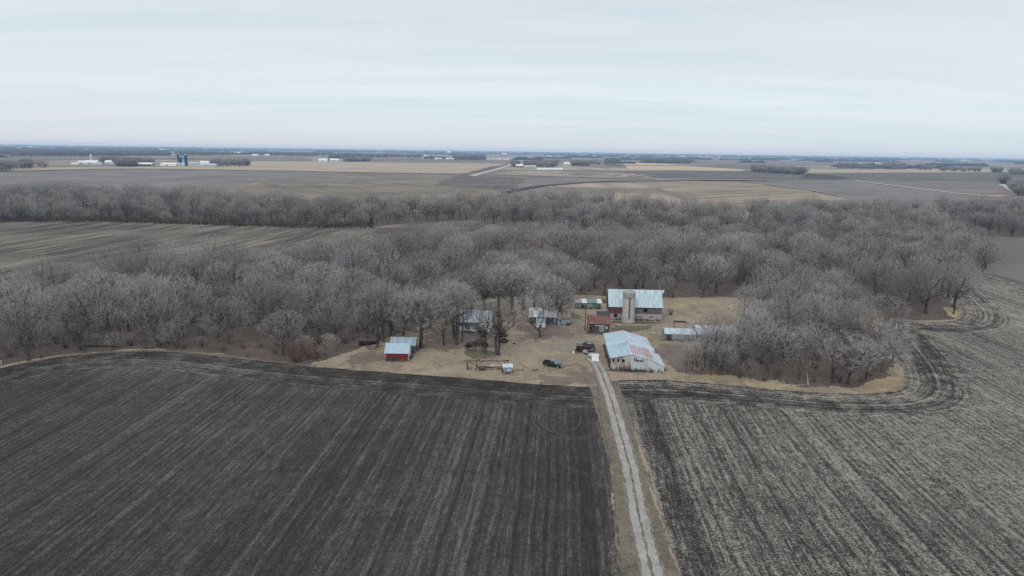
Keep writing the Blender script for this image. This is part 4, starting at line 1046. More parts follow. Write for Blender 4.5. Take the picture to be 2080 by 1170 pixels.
r.slab((-.3, -o_, wb - o_ * k), (Lb + .3, -o_, wb - o_ * k), (Lb + .3, Wb / 2, rb), (-.3, Wb / 2, rb), .1)
r.slab((Lb + .3, Wb + o_, wb - o_ * k), (-.3, Wb + o_, wb - o_ * k), (-.3, Wb / 2, rb), (Lb + .3, Wb / 2, rb), .1)
r.build('roof', M['barn_tin'], t)
MB().add([(Lb + .3, Wb / 2, rb + .1), (Lb + 1.5, Wb / 2, rb + .05), (Lb + .3, Wb / 2 - 1.5, rb - 1.35), (Lb + .3, Wb / 2 + 1.5, rb - 1.35)], [(0, 2, 1), (0, 1, 3)]).build('hay_hood', M['barn_tin'], t)
quad_on_front(t, 12.0, 13.3, 3.0, 4.3, M['dark'], 'hay_door', y=-.01)
for x0 in (9.6, 10.6, 14.1, 14.9): quad_on_front(t, x0, x0 + .55, 1.05, 1.5, M['glass'], 'window', y=-.15)
for x0 in (9.5, 14.0): quad_on_front(t, x0, x0 + 1.75, .92, 1.02, M['white'], 'sill', y=-.15, d=.1)
quad_on_front(t, 1.6, 2.9, 1.0, 2.25, M['dark'], 'opening', y=-.15)
t.children[0].name = 'wall'

# stave silo with checkered band
t = empty('silo', (40.6, 229.9), 0, 'tall weathered stave silo with a black and white checkered band, in front of the barn', 'silo')
def silo_mesh(R, z0, z1, n=40, uv=True, name='stave_wall', mat=None, parent=None):
    vs = []; fs = []
    for k in range(2):
        for i in range(n): a = 2 * math.pi * i / n; vs.append((R * math.cos(a), R * math.sin(a), (z0, z1)[k]))
    fs = [(i, (i + 1) % n, n + (i + 1) % n, n + i) for i in range(n)]
    me = bpy.data.meshes.new(name); me.from_pydata(vs, [], fs); me.update()
    u = me.uv_layers.new(name='UVMap')
    for p in me.polygons:
        i = p.index
        for li, (uu, vv) in zip(p.loop_indices, ((i, z0), (i + 1, z0), (i + 1, z1), (i, z1))): u.data[li].uv = (uu / n * 2 * math.pi * R, vv)
    me.polygons.foreach_set('use_smooth', [True] * n)
    return link(name, me, mat, parent)
silo_mesh(2.15, -.1, 8.5, mat=M['stave'], parent=t)
silo_mesh(2.15, 10.3, 10.75, mat=M['stave'], parent=t, name='rim')
b = MB(); n = 30; rows = 4
for rr_ in range(rows):
    for i in range(n):
        a0, a1 = 2 * math.pi * i / n, 2 * math.pi * (i + 1) / n; z0, z1 = 8.5 + rr_ * 1.8 / rows, 8.5 + (rr_ + 1) * 1.8 / rows; R = 2.17
        b.add([(R * math.cos(a0), R * math.sin(a0), z0), (R * math.cos(a1), R * math.sin(a1), z0), (R * math.cos(a1), R * math.sin(a1), z1), (R * math.cos(a0), R * math.sin(a0), z1)], [(0, 1, 2, 3)], (i + rr_) % 2)
b.build('checkered_band', [plain('silo_white', (.62, .60, .57), var=.2), plain('silo_black', (.06, .056, .052), var=.3)], t)
b = MB()
for i in range(24):
    a0, a1 = 2 * math.pi * i / 24, 2 * math.pi * (i + 1) / 24
    for (ra, za), (rb_, zb) in (((2.25, 10.75), (1.5, 11.15)), ((1.5, 11.15), (0, 11.35))):
        b.add([(ra * math.cos(a0), ra * math.sin(a0), za), (ra * math.cos(a1), ra * math.sin(a1), za), (rb_ * math.cos(a1), rb_ * math.sin(a1), zb), (rb_ * math.cos(a0), rb_ * math.sin(a0), zb)], [(0, 1, 2, 3)])
b.build('cap', M['concrete'], t, smooth=True)
MB().box(-.32, .12, -2.3, -2.05, 1.6, 8.9).build('chute', plain('dark_chute', (.10, .09, .085), var=.4), t)
MB().tube((0, 0, -.05), (0, 0, .35), 2.45, 2.4, 32).build('footing', M['concrete'], t)

# green walled crib, striped roof building, rusty shed, house
t = empty('corn_crib', (24.0, 249.0), rad(-1), 'long low crib with green and grey walls at the back of the yard', 'crib')
MB().box(0, 9.4, 0, 3.6, -.1, 2.2).build('wall', M['greenwall'], t)
r = MB(); 
for x0, x1, mi in ((-.3, 2.4, 0), (2.4, 4.2, 1), (4.2, 8.2, 2), (8.2, 9.8, 1)): r.slab((x0, -.3, 2.25), (x1, -.3, 2.25), (x1, 4.0, 2.95), (x0, 4.0, 2.95), .08, mi)
r.build('roof', [plain('weathered_tan_roof', (.36, .33, .28)), M['white'], plain('grey_green_roof', (.22, .28, .28))], t)
quad_on_front(t, 2.2, 2.9, .1, 1.5, M['dark'], 'doorway', y=-.01); quad_on_front(t, 4.2, 6.3, .4, 2.0, M['grey'], 'panel', y=-.01); quad_on_front(t, 8.0, 9.2, .3, 1.9, plain('green_panel', (.06, .17, .11)), 'panel', y=-.01)
t = empty('wire_fence', (17.5, 247.5), rad(-1), 'thin wire pen fence on posts left of the green walled crib', 'fence')
for i in range(5): MB().tube((i * 1.9, 0, -.1), (i * 1.9, 0, 2.3), .06).build('post', M['concrete'], t)
MB().tube((0, 0, 2.25), (7.6, 0, 2.25), .04).tube((0, 0, 1.2), (7.6, 0, 1.2), .02).build('rail', M['concrete'], t)

t = empty('outbuilding', (6.2, 225.5), rad(-1.5), 'long outbuilding with white and grey striped metal roof behind bare trees', 'outbuilding')
gable(t, 9.2, 6.4, 2.5, 4.9, M['grey_wood'], M['stripe_roof'], over=.3)
quad_on_front(t, 5.5, 6.6, .3, 1.9, M['dark'], 'opening')
quad_on_front(t, 8.3, 9.0, .6, 2.1, M['grey'], 'door')
t = empty('shed', (8.4, 220.6), rad(-1.5), 'small white walled shed standing in front of the striped roof building', 'shed')
gable(t, 2.9, 3.0, 1.9, 2.7, M['white_wood'], M['old_tin'], over=.15)
t = empty('shed', (15.7, 224.2), rad(-2), 'small blue-grey metal shed with rusty striped roof', 'shed')
gable(t, 4.2, 3.6, 2.2, 3.9, metal_mat('blue_grey_siding', (.24, .32, .38), (.40, .48, .54), rust=.1, ribs=.4), M['rust_roof'], over=.25)
quad_on_front(t, .5, 1.2, 1.1, 1.7, M['dark'], 'window')
t = empty('narrow_shed', (15.2, 229.4), 0, 'narrow dark red gable peak between the striped roof and the rusty shed', 'shed')
gable(t, 1.5, 2.6, 3.2, 4.7, M['barn_red'], M['red_roof'], over=.1)

t = empty('house', (-16.7, 213.6), rad(-2), 'white clapboard farmhouse with pale roof half hidden by bare trees', 'house')
gable(t, 6.0, 8.5, 3.2, 6.2, M['white_wood'], M['house_roof'], over=.3, ridge=.55)
MB().slab((-.3, -1.5, 2.55), (6.1, -1.5, 2.55), (6.1, .0, 3.2), (-.3, .0, 3.2), .08).build('porch_roof', M['shingle'], t)
for x0 in (1.7, 2.45): quad_on_front(t, x0, x0 + .6, 1.0, 2.1, M['glass'], 'window', frame=M['white'])
for x0 in (4.3, 5.2): quad_on_front(t, x0, x0 + .45, 1.1, 2.0, M['glass'], 'window', frame=M['white'])
w2 = MB(); w2.box(6.02, 9.9, .9, 8.3, -.1, 3.2).build('side_wing', M['white_wood'], t)
MB().slab((6.0, .6, 3.2), (10.15, .6, 3.2), (10.15, 4.7, 6.1), (6.0, 4.7, 6.1), .09).slab((10.15, 8.6, 3.2), (6.0, 8.6, 3.2), (6.0, 4.7, 6.1), (10.15, 4.7, 6.1), .09).build('wing_roof', M['house_roof'], t)
MB().box(9.78, 9.96, .80, .88, 0, 3.3).build('corner_trim', M['white'], t)
quad_on_front(t, 7.2, 8.0, 1.1, 2.2, M['glass'], 'window', y=.87, frame=M['white'])
MB().box(7.0, 7.75, 4.5, 5.2, 5.4, 7.4).box(6.94, 7.81, 4.44, 5.26, 7.4, 7.55).build('chimney', M['brown'], t)
MB().box(-.1, 6.1, -.1, 8.6, -.15, .3).build('foundation', M['concrete'], t)

# right side sheds
t = empty('pole_shed', (48.6, 207.6), rad(-3), 'low long shed with pale metal roof and dark grey wall near the machine shed', 'shed')
gable(t, 9.6, 5.0, 1.9, 3.1, M['grey'], M['barn_tin'], over=.2)
MB().box(.3, 2.0, -.06, -.01, .0, 1.6).build('door', M['grey_wood'], t)
t = empty('pole_shed', (59.3, 208.6), rad(-2), 'wide silver roofed pole shed half hidden behind the grove trees', 'shed')
gable(t, 12.6, 8.5, 1.7, 3.4, M['grey'], M['silver_tin'], over=.3)
quad_on_front(t, 6.0, 7.8, .4, 1.3, M['white'], 'panel')
t = empty('carport', (54.0, 218.4), 0, 'thin roofed open frame shelter behind the low pale roofed shed', 'shelter')
MB().slab((0, 0, 2.9), (4.3, 0, 2.8), (4.3, 2.2, 2.8), (0, 2.2, 2.9), .12).build('roof', M['timber'], t)
for a, c in ((.2, .2), (4.0, .2), (.2, 2.0), (4.0, 2.0)): MB().tube((a, c, -.1), (a, c, 2.9), .07).build('post', M['timber'], t)
t = empty('rubble_pile', (46.8, 213.8), 0, 'pile of pale broken boards and rubble beside the low shed', 'pile')
b = MB(); q = random.Random(2)
for i in range(16):
    x, y = q.uniform(-1.4, 1.4), q.uniform(-1, 1); a = q.uniform(0, 3); l = q.uniform(.3, .9)
    b.tube((x - math.cos(a) * l, y - math.sin(a) * l, q.uniform(.0, .3)), (x + math.cos(a) * l, y + math.sin(a) * l, q.uniform(.1, .5)), q.uniform(.08, .2), n=5)
b.build('boards', M['concrete'], t)

# ------------------------------------------------------------------ vehicles
M['green_paint'] = plain('dark_green_car_paint', (.006, .022, .020), .22, var=.05, spec=.6)
M['black_paint'] = plain('black_car_paint', (.006, .006, .007), .25, var=.05, spec=.6)
M['tyre'] = plain('tyre_rubber', (.014, .014, .014), .9)
M['rim'] = plain('pale_wheel_rim', (.45, .45, .44), .35, metal=.3)
M['chrome'] = plain('chrome_bumper', (.55, .58, .60), .25, metal=.6)
M['windscreen'] = plain('painted_sky_windscreen', (.16, .24, .28), .08, spec=1.0)  # pale sky reflection put into the base colour
M['lamp'] = plain('clear_lamp', (.7, .7, .68), .2)
M['red_lamp'] = plain('red_tail_lamp', (.45, .02, .015), .3)

def wheel(parent, x, y, R=.38, w=.26):
    o = MB().tube((x, y - w / 2, R), (x, y + w / 2, R), R, n=18).build('wheel', M['tyre'], parent)
    s = -1 if y < 0 else 1
    MB().tube((x, y + s * w * .35, R), (x, y + s * (w / 2 + .02), R), R * .62, R * .55, n=14).build('rim', M['rim'], o)

t = empty('pickup_truck', (11.6, 178.6), rad(-27), 'dark green pickup truck with open bed parked alone on the grass', 'pickup truck')
# x forward, y left
w_ = .95
b = MB()
b.prism([(-2.75, .48), (-2.75, .98), (-.65, .98), (-.65, 1.08), (1.05, 1.12), (2.45, 1.02), (2.72, .88), (2.74, .48), (2.3, .42), (-2.3, .42)], -w_, w_)
b.build('body', M['green_paint'], t, bevel=.06)
bed = MB().box(-2.7, -.8, -w_, -w_ + .09, .97, 1.32).box(-2.7, -.8, w_ - .09, w_, .97, 1.32).box(-2.78, -2.7, -w_, w_, .6, 1.32).box(-.9, -.8, -w_ + .09, w_ - .09, .97, 1.32).build('bed_wall', M['green_paint'], t)
MB().box(-2.68, -.92, -w_ + .1, w_ - .1, .985, 1.0).build('bed_floor', M['tyre'], t)
MB().hexa([(-.78, -.93, 1.08), (1.15, -.93, 1.10), (1.15, .93, 1.10), (-.78, .93, 1.08)], [(-.62, -.76, 1.78), (.38, -.76, 1.80), (.38, .76, 1.80), (-.62, .76, 1.78)]).build('cab', M['green_paint'], t, bevel=.04)
MB().hexa([(1.10, -.82, 1.15), (1.17, -.82, 1.13), (1.17, .82, 1.13), (1.10, .82, 1.15)], [(.42, -.70, 1.73), (.47, -.70, 1.74), (.47, .70, 1.74), (.42, .70, 1.73)]).build('windscreen', M['windscreen'], t)
MB().hexa([(-.82, -.75, 1.2), (-.78, -.75, 1.2), (-.78, .75, 1.2), (-.82, .75, 1.2)], [(-.68, -.66, 1.68), (-.64, -.66, 1.68), (-.64, .66, 1.68), (-.68, .66, 1.68)]).build('rear_window', M['glass'], t)
for s in (-1, 1):
    MB().hexa([(-.6, s * .905, 1.18), (.85, s * .905, 1.18), (.85, s * .93, 1.18), (-.6, s * .93, 1.18)], [(-.5, s * .78, 1.66), (.4, s * .78, 1.66), (.4, s * .80, 1.66), (-.5, s * .80, 1.66)]).build('side_window', M['glass'], t)
    MB().box(2.70, 2.77, s * .78 - .14, s * .78 + .14, .74, .90).build('headlight', M['lamp'], t)
    MB().box(-2.83, -2.77, s * .84 - .08, s * .84 + .08, .85, 1.2).build('tail_light', M['red_lamp'], t)
    MB().box(.75, .95, s * 1.0 - .08, s * 1.0 + .08, 1.15, 1.32).build('mirror', M['black_paint'], t)
    for x in (-1.75, 1.75): wheel(t, x, s * .86)
MB().slab((-.60, -.72, 1.80), (.36, -.72, 1.82), (.36, .72, 1.82), (-.60, .72, 1.80), .02).build('roof_panel', M['windscreen'], t)  # takes the same painted sky reflection colour
MB().box(2.74, 2.86, -.93, .93, .46, .62).build('front_bumper', M['chrome'], t, bevel=.02)
MB().box(2.73, 2.78, -.6, .6, .68, .88).build('grille', M['chrome'], t)
MB().box(-2.92, -2.80, -.9, .9, .46, .6).build('rear_bumper', M['chrome'], t)

t = empty('off_road_vehicle', (23.1, 195.0), rad(97), 'black boxy off-road vehicle seen from behind at the top of the driveway', 'car')
w_ = .98
MB().prism([(-2.1, .55), (-2.1, 1.25), (.75, 1.25), (2.0, 1.15), (2.25, 1.0), (2.25, .55)], -w_, w_).build('body', M['black_paint'], t, bevel=.05)
MB().hexa([(-2.08, -.95, 1.22), (.85, -.95, 1.22), (.85, .95, 1.22), (-2.08, .95, 1.22)], [(-1.85, -.85, 2.0), (.45, -.85, 2.0), (.45, .85, 2.0), (-1.85, .85, 2.0)]).build('cabin', M['black_paint'], t, bevel=.05)
MB().box(-1.5, -1.1, -.3, .5, 2.0, 2.04).build('roof_panel', M['chrome'], t); t.scale = (1.2, 1.32, 1.25)
MB().hexa([(-2.13, -.75, 1.30), (-2.09, -.75, 1.30), (-2.09, .75, 1.30), (-2.13, .75, 1.30)], [(-1.95, -.68, 1.85), (-1.9, -.68, 1.85), (-1.9, .68, 1.85), (-1.95, .68, 1.85)]).build('rear_window', M['glass'], t)
MB().box(-2.17, -2.1, -.9, .1, 1.05, 1.18).build('tailgate_panel', M['grey'], t)
sp = MB().tube((-2.12, -.28, 1.0), (-2.34, -.28, 1.0), .36, n=16).build('spare_wheel', M['tyre'], t)
MB().tube((-2.33, -.28, 1.0), (-2.36, -.28, 1.0), .2, n=14).build('rim', M['rim'], sp)
for s in (-1, 1):
    MB().box(-2.16, -2.09, s * .85 - .09, s * .85 + .09, .95, 1.2).build('tail_light', M['red_lamp'], t)
    MB().hexa([(-1.7, s * .915, 1.32), (.6, s * .915, 1.32), (.6, s * .95, 1.32), (-1.7, s * .95, 1.32)], [(-1.6, s * .86, 1.85), (.35, s * .86, 1.85), (.35, s * .89, 1.85), (-1.6, s * .89, 1.85)]).build('side_window', M['glass'], t)
    MB().box(.5, .7, s * 1.08 - .12, s * 1.08 + .12, 1.3, 1.55).build('mirror', M['black_paint'], t)
    for x in (-1.35, 1.4): wheel(t, x, s * .9, .46, .28)
MB().box(-2.3, -2.12, -.95, .95, .5, .66).build('rear_bumper', M['chrome'], t)

t = empty('utility_trailer', (20.1, 192.6), rad(86), 'small black utility cart with a round red lamp left of the off-road vehicle', 'trailer')
MB().box(-1.0, 1.2, -.8, .8, .55, .68).build('deck', M['black_paint'], t)
MB().box(-1.05, -.98, -.82, .82, .6, 1.55).box(1.18, 1.25, -.82, .82, .6, 1.55).box(-1.0, 1.2, -.85, -.79, .6, 1.55).box(-1.0, 1.2, .79, .85, .6, 1.55).build('side_panel', M['black_paint'], t)
MB().box(-1.02, 1.22, -.84, .84, 1.55, 1.60).build('lid', M['black_paint'], t); MB().box(1.19, 1.27, -.84, .84, 1.6, 1.68).build('edge_strip', M['grey'], t); t.scale = (1.15, 1.1, 1.35)
MB().tube((-1.06, -.25, 1.1), (-1.12, -.25, 1.1), .16, n=14).build('tail_light', M['red_lamp'], t)
MB().tube((-1.0, .6, .6), (-1.25, .75, .02), .06).build('jack_leg', M['black_paint'], t)
for s in (-1, 1): wheel(t, .1, s * .98, .36, .2)
MB().tube((1.25, 0, .6), (2.4, 0, .45), .05).build('drawbar', M['black_paint'], t)

t = empty('boulder', (21.7, 191.6), .4, 'grey rounded boulder between the cart and the off-road vehicle', 'boulder')
bm = bmesh.new(); bmesh.ops.create_icosphere(bm, subdivisions=3, radius=.75)
for v in bm.verts: v.co *= 1 + .25 * noise.noise(v.co * 1.6); v.co.z = v.co.z * .8 + .45
me = bpy.data.meshes.new('stone'); bm.to_mesh(me); bm.free(); link('stone', me, M['concrete'], t)

t = empty('flatbed_trailer', (23.9, 187.0), rad(90), 'white flatbed trailer with its ramp lowered onto the driveway behind the black vehicle', 'trailer')
MB().box(-1.5, 2.1, -1.05, 1.05, .55, .68).build('deck', M['white'], t)
MB().hexa([(-3.3, -1.0, .03), (-1.5, -1.0, .55), (-1.5, 1.0, .55), (-3.3, 1.0, .03)], [(-3.3, -1.0, .12), (-1.5, -1.0, .64), (-1.5, 1.0, .64), (-3.3, 1.0, .12)]).build('ramp', M['white'], t)
for s in (-1, 1):
    MB().prism([(.0, .55), (.15, .92), (.95, .92), (1.1, .55)], s * 1.1 if s > 0 else -1.42, 1.42 if s > 0 else s * 1.1).build('fender', M['white'], t)
    wheel(t, .55, s * 1.25, .36, .22)
    MB().box(-1.5, 2.1, s * 1.03 - .03, s * 1.03 + .03, .7, .95).build('side_rail', M['white'], t)
MB().tube((2.1, -.6, .5), (3.5, 0, .5), .05).tube((2.1, .6, .5), (3.5, 0, .5), .05).build('tongue', M['grey'], t)

t = empty('barrel', (18.2, 190.8), 0, 'small white upright barrel standing on the grass left of the cart', 'barrel')
MB().tube((0, 0, 0), (0, 0, 1.0), .32, n=16).build('drum', M['white'], t); MB().tube((0, 0, 1.0), (0, 0, 1.06), .34, n=16).build('lid', M['grey'], t)

# ------------------------------------------------------------------ yard clutter
t = empty('timber_frame', (-12.4, 174.8), 0, 'long overhead beam on braced wooden posts at the yard edge', 'frame')
MB().tube((-.2, 0, 2.45), (11.8, .4, 2.5), .11).build('beam', M['timber'], t)
for x in (.7, 3.2, 10.6): MB().tube((x, 0, -.1), (x, .03, 2.42), .12).build('post', M['timber'], t)
for a, c in ((3.2, 1.1), (3.2, 5.0), (10.6, 8.6), (10.6, 12.0)): MB().tube((a, .05, 1.0), (c if c < 11.8 else 11.7, .05, 2.42), .075).build('brace', M['timber'], t)
MB().box(11.0, 11.9, .1, .6, 2.5, 2.72).build('beam_block', M['timber'], t)
t = empty('pole_stack', (-7.0, 178.0), 0, 'long white pole lying on the grass under the overhead beam', 'pole')
MB().tube((1.2, 0, .2), (4.4, .3, .22), .14).build('pole', M['white'], t)
t = empty('scrap_pile', (-5.2, 176.6), 0, 'heap of brown scrap timber lying beside the white pole', 'pile')
b = MB()
for i in range(18):
    x, y = q.uniform(-3.6, 4.2), q.uniform(-.5, .5); a = q.uniform(-.5, .5); l = q.uniform(.3, 1.1)
    b.tube((x - math.cos(a) * l, y - math.sin(a) * l, q.uniform(.05, .3)), (x + math.cos(a) * l, y + math.sin(a) * l, q.uniform(.05, .35)), q.uniform(.05, .12), n=5)
b.build('boards', M['timber'], t)
t = empty('grass_clump', (-2.9, 175.4), 0, 'tuft of tall dry grass between the scrap timber and the grey wagon', 'grass tuft')
o = bpy.data.objects.new('stems', shrub_mesh('stems', 90, 1.2, 160, 2.2, .03)); COL.objects.link(o); o.parent = t; o.data.materials.append(M['straw']); o.scale = (1.4, 1, 1)
t = empty('wagon', (-.9, 172.2), rad(8), 'small tilted grey box wagon with a peaked pale roof at the field edge', 'wagon')
MB().hexa([(-1.1, -.8, .75), (1.1, -.8, .6), (1.1, .9, .6), (-1.1, .9, .75)], [(-1.25, -.95, 1.9), (1.2, -.95, 1.75), (1.2, 1.0, 1.75), (-1.25, 1.0, 1.9)]).build('box', M['old_tin'], t)
MB().slab((-1.4, -1.1, 1.95), (1.35, -1.1, 1.95), (1.35, .1, 2.6), (-1.4, .1, 2.6), .06, 0).slab((1.35, 1.2, 1.95), (-1.4, 1.2, 1.95), (-1.4, .1, 2.6), (1.35, .1, 2.6), .06, 1).build('roof', [M['silver_tin'], M['white']], t)
MB().box(-.1, .5, -1.0, -.93, 1.05, 1.5).build('hatch', M['white'], t)
MB().box(-1.3, 1.3, -.1, .1, .45, .6).build('chassis', M['timber'], t)
for x in (-1.0, 1.0):
    for s in (-1, 1): wheel(t, x, s * .8, .42, .16)
t = empty('board_row', (1.6, 174.8), rad(1), 'thin line of weathered boards lying in the grass right of the wagon', 'boards')
for i in range(4): MB().box(i * 2.0, i * 2.0 + 1.9, -.1 + .05 * i, .12 + .05 * i, .02, .2).build('board', (M['concrete'] if i % 2 else M['timber']), t)
t = empty('marker_post', gp(3, 742), 0, 'short white marker post at the field corner by the wood', 'post')
MB().tube((0, 0, -.1), (0, 0, 1.5), .07).build('post', M['white'], t)
# white fallen trunk and logs along the wood edge
def log(px, py, L, ang, r, label, mat, up=.0):
    p = gp(px, py); t = empty('fallen_log', (p.x, p.y), ang, label, 'log')
    b = MB(); b.tube((-L / 2, 0, r * .9), (L / 2, .3, r * .9 + up), r, r * .5, 7)
    b.build('log', mat, t); b = MB(); rq = random.Random(int(px))
    for i in range(5):
        x = rq.uniform(-L * .3, L * .5); b.tube((x, 0, r + up * .5), (x + rq.uniform(-.8, .8), rq.uniform(-1.2, 1.2), r + rq.uniform(.2, 1.1)), .07, .02, 5)
    b.build('branch', mat, t)
log(1641, 778, 4.5, rad(68), .15, 'bleached white broken trunk leaning at the front of the grove', M['palebark'], 1.9)
log(1610, 784, 7, rad(5), .14, 'pale fallen branch lying along the grove front in straw grass', M['palebark'])
log(1575, 777, 5, rad(-20), .12, 'thin pale fallen branch beside the leaning tree in the grove', M['palebark'])
log(200, 705, 12, rad(-2), .3, 'long dark fallen trunk on leaf litter in the left wood', M['bark'])
log(750, 701, 6, rad(12), .8, 'thick black fallen trunk by the wood edge left of the sheds', plain('charred_bark', (.012, .012, .012)))
log(215, 690, 8, rad(8), .22, 'dark fallen trunk deeper in the left wood', M['bark'], .8)
log(340, 700, 6, rad(30), .2, 'short leaning fallen trunk in the left wood', M['bark'], 1.5)

def lone_shrub(px, py, i, s, mat, label, name='shrub'):
    p = gp(px, py); t = empty(name, (p.x, p.y), px, label, 'shrub'); o = bpy.data.objects.new('stems', SHRUBS[i]); COL.objects.link(o); o.parent = t
    if not SHRUBS[i].materials: SHRUBS[i].materials.append(M['brush'])
    o.material_slots[0].link = 'OBJECT'; o.material_slots[0].material = mat; t.scale = (s, s, s * .9)
lone_shrub(604, 735, 0, 2.6, M['russet'], 'large rust red shrub in front of the wood beside the ploughed field')
lone_shrub(640, 728, 1, 1.6, M['russet'], 'smaller rust red shrub right of the large one at the wood front')
lone_shrub(1362, 640, 0, 1.0, M['brush'], 'brown bush against the right end of the long barn')
lone_shrub(915, 655, 1, 1.4, plain('golden_brush', (.30, .21, .12)), 'golden dry bush behind the lawn left of the white house')
lone_shrub(1228, 616, 0, .9, M['russet'], 'rust coloured shrub left of the barn roof')

# cedar foliage on the lawn: clumps of short dark sprays
def cedar(name, p, clumps, trunk_pts, label, seed):
    t = empty(name, (p[0], p[1]), 0, label, 'tree'); b = MB()
    for (a, c, r0, r1) in trunk_pts: b.tube(a, c, r0, r1, 6)
    b.build('trunk', M['bark'], t)
    r = np.random.default_rng(seed); V = []; Fc = []
    for (cx, cy, cz, rx, ry, rz, n) in clumps:
        for _ in range(n):
            d = r.normal(size=3); d /= np.linalg.norm(d); L = r.uniform(.35, 1) ** .6; p0 = np.array([cx, cy, cz]) + d * L * np.array([rx, ry, rz]) * (1 + .25 * math.sin(d[0] * 7 + cx) * math.cos(d[2] * 6))
            v = d + r.normal(size=3) * .6; v /= np.linalg.norm(v); s = np.cross(v, r.normal(size=3)); s /= np.linalg.norm(s); k = len(V)
            V += [tuple(p0 - s * .09), tuple(p0 + s * .09), tuple(p0 + v * r.uniform(.25, .55))]; Fc.append((k, k + 1, k + 2))
    me = bpy.data.meshes.new('foliage'); me.from_pydata(V, [], Fc); me.update(); link('foliage', me, M['cedar'], t); return t
p = gp(965, 716)
cedar('cedar_tree', (p.x, p.y), [(-.6, 0, 2.4, 2.0, 1.3, .8, 420), (1.4, 0, 3.2, 1.4, 1.2, 1.0, 260), (3.0, .2, 2.2, .9, .8, .7, 300), (-2.0, 0, 1.9, 1.0, .8, .45, 350), (2.2, .3, 5.6, 1.1, 1.0, 1.2, 350), (1.0, .3, 6.9, .9, .9, .7, 200)],
      [((2.3, .2, 0), (1.6, 0, 3.2), .25, .15), ((1.6, 0, 3.2), (-1.6, 0, 2.3), .14, .05), ((1.6, 0, 3.2), (2.0, 0, 7.2), .14, .04)], 'low dark cedar with a drooping bough left of the lawn trees', 1)
p = gp(1013, 722)
cedar('cedar_tree', (p.x, p.y), [(.1, 0, 9.8, .8, .8, 2.3, 330), (.6, 0, 7.3, 1.2, 1.0, 1.6, 330), (.1, 0, 5.2, .7, .6, 1.6, 180), (1.6, 0, 4.4, 1.2, .8, .6, 380), (-.2, 0, 12.2, .6, .6, .9, 200), (1.2, .2, 6.0, 1.4, .9, .6, 350), (-.9, 0, 8.4, .8, .7, .7, 200)],
      [((0, 0, -.1), (.1, 0, 5), .3, .24), ((.1, 0, 5), (0, 0, 12.5), .24, .06), ((.1, 0, 3.6), (2.4, 0, 4.6), .12, .05)], 'tall dark cedar column standing on the lawn', 2)
for px, py, hh, lab in ((754, 463, 7.5, 'single round dark cedar at the tip of the striped field'), (1557, 418, 9, 'tiny dark conifer standing up from the distant wood'), (1385, 452, 11, 'dark conifer within the distant wood above the barn'), (2006, 434, 11, 'dark evergreen clump in the distant wood at its right end'), (2054, 434, 10, 'pointed dark conifer at the far right of the distant wood')):
    p = gp(px, py)
    cedar('conifer', (p.x, p.y), [(0, 0, hh * .38, hh * .36, hh * .36, hh * .36, 1500), (0, 0, hh * .72, hh * .2, hh * .2, hh * .3, 500)], [((0, 0, -.1), (0, 0, hh * .8), .3, .1)], lab, int(px))

# ------------------------------------------------------------------ far farms
def far_building(x0, x1, yb, hpx, roof, wall, label, name='farm_building', depth=None, open_front=False, group=None, cat='building'):
    a, c = gp(x0, yb), gp(x1, yb + (x1 - x0) * .014); k = project(a.x, a.y)[2]; L = (c - a).length; hm = hpx * k / F
    t = empty(name, (a.x, a.y), math.atan2(c.y - a.y, c.x - a.x), label, cat, group)
    D = depth or min(max(L * .45, 8), 22); wh = hm * .48; rh = hm * .98
    gable(t, L, D, wh, rh, M[wall], M[roof], over=.5, th=.3)
    if open_front: MB().box(L * .04, L * .96, -.3, -.05, .3, wh * .92).build('open_front', M['dark'], t)
    elif L > 14 and hpx > 4: MB().box(L * .38, L * .38 + 4.5, -.3, -.05, 0, wh * .85).build('door', M['grey'], t)
def far_silo(x, yb, top, r, mat, cap, label, group=None):
    p = gp(x, yb); k = project(p.x, p.y)[2]; h = (yb - top) * k / F
    t = empty('silo', (p.x, p.y), 0, label, 'silo', group)
    MB().tube((0, 0, 0), (0, 0, h - r * .5), r, n=20).build('wall', mat, t, smooth=False); MB().tube((0, 0, h - r * .5), (0, 0, h), r * 1.02, r * .35, 20).build('cap', cap, t)
M['navy'] = plain('navy_blue_enamel', (.018, .035, .16), .35, spec=.5)
M['bigwhite'] = plain('bright_white_steel', (.80, .82, .82), .5, var=.06)
M['palegreen'] = plain('pale_green_steel', (.45, .55, .52), .5, var=.06)
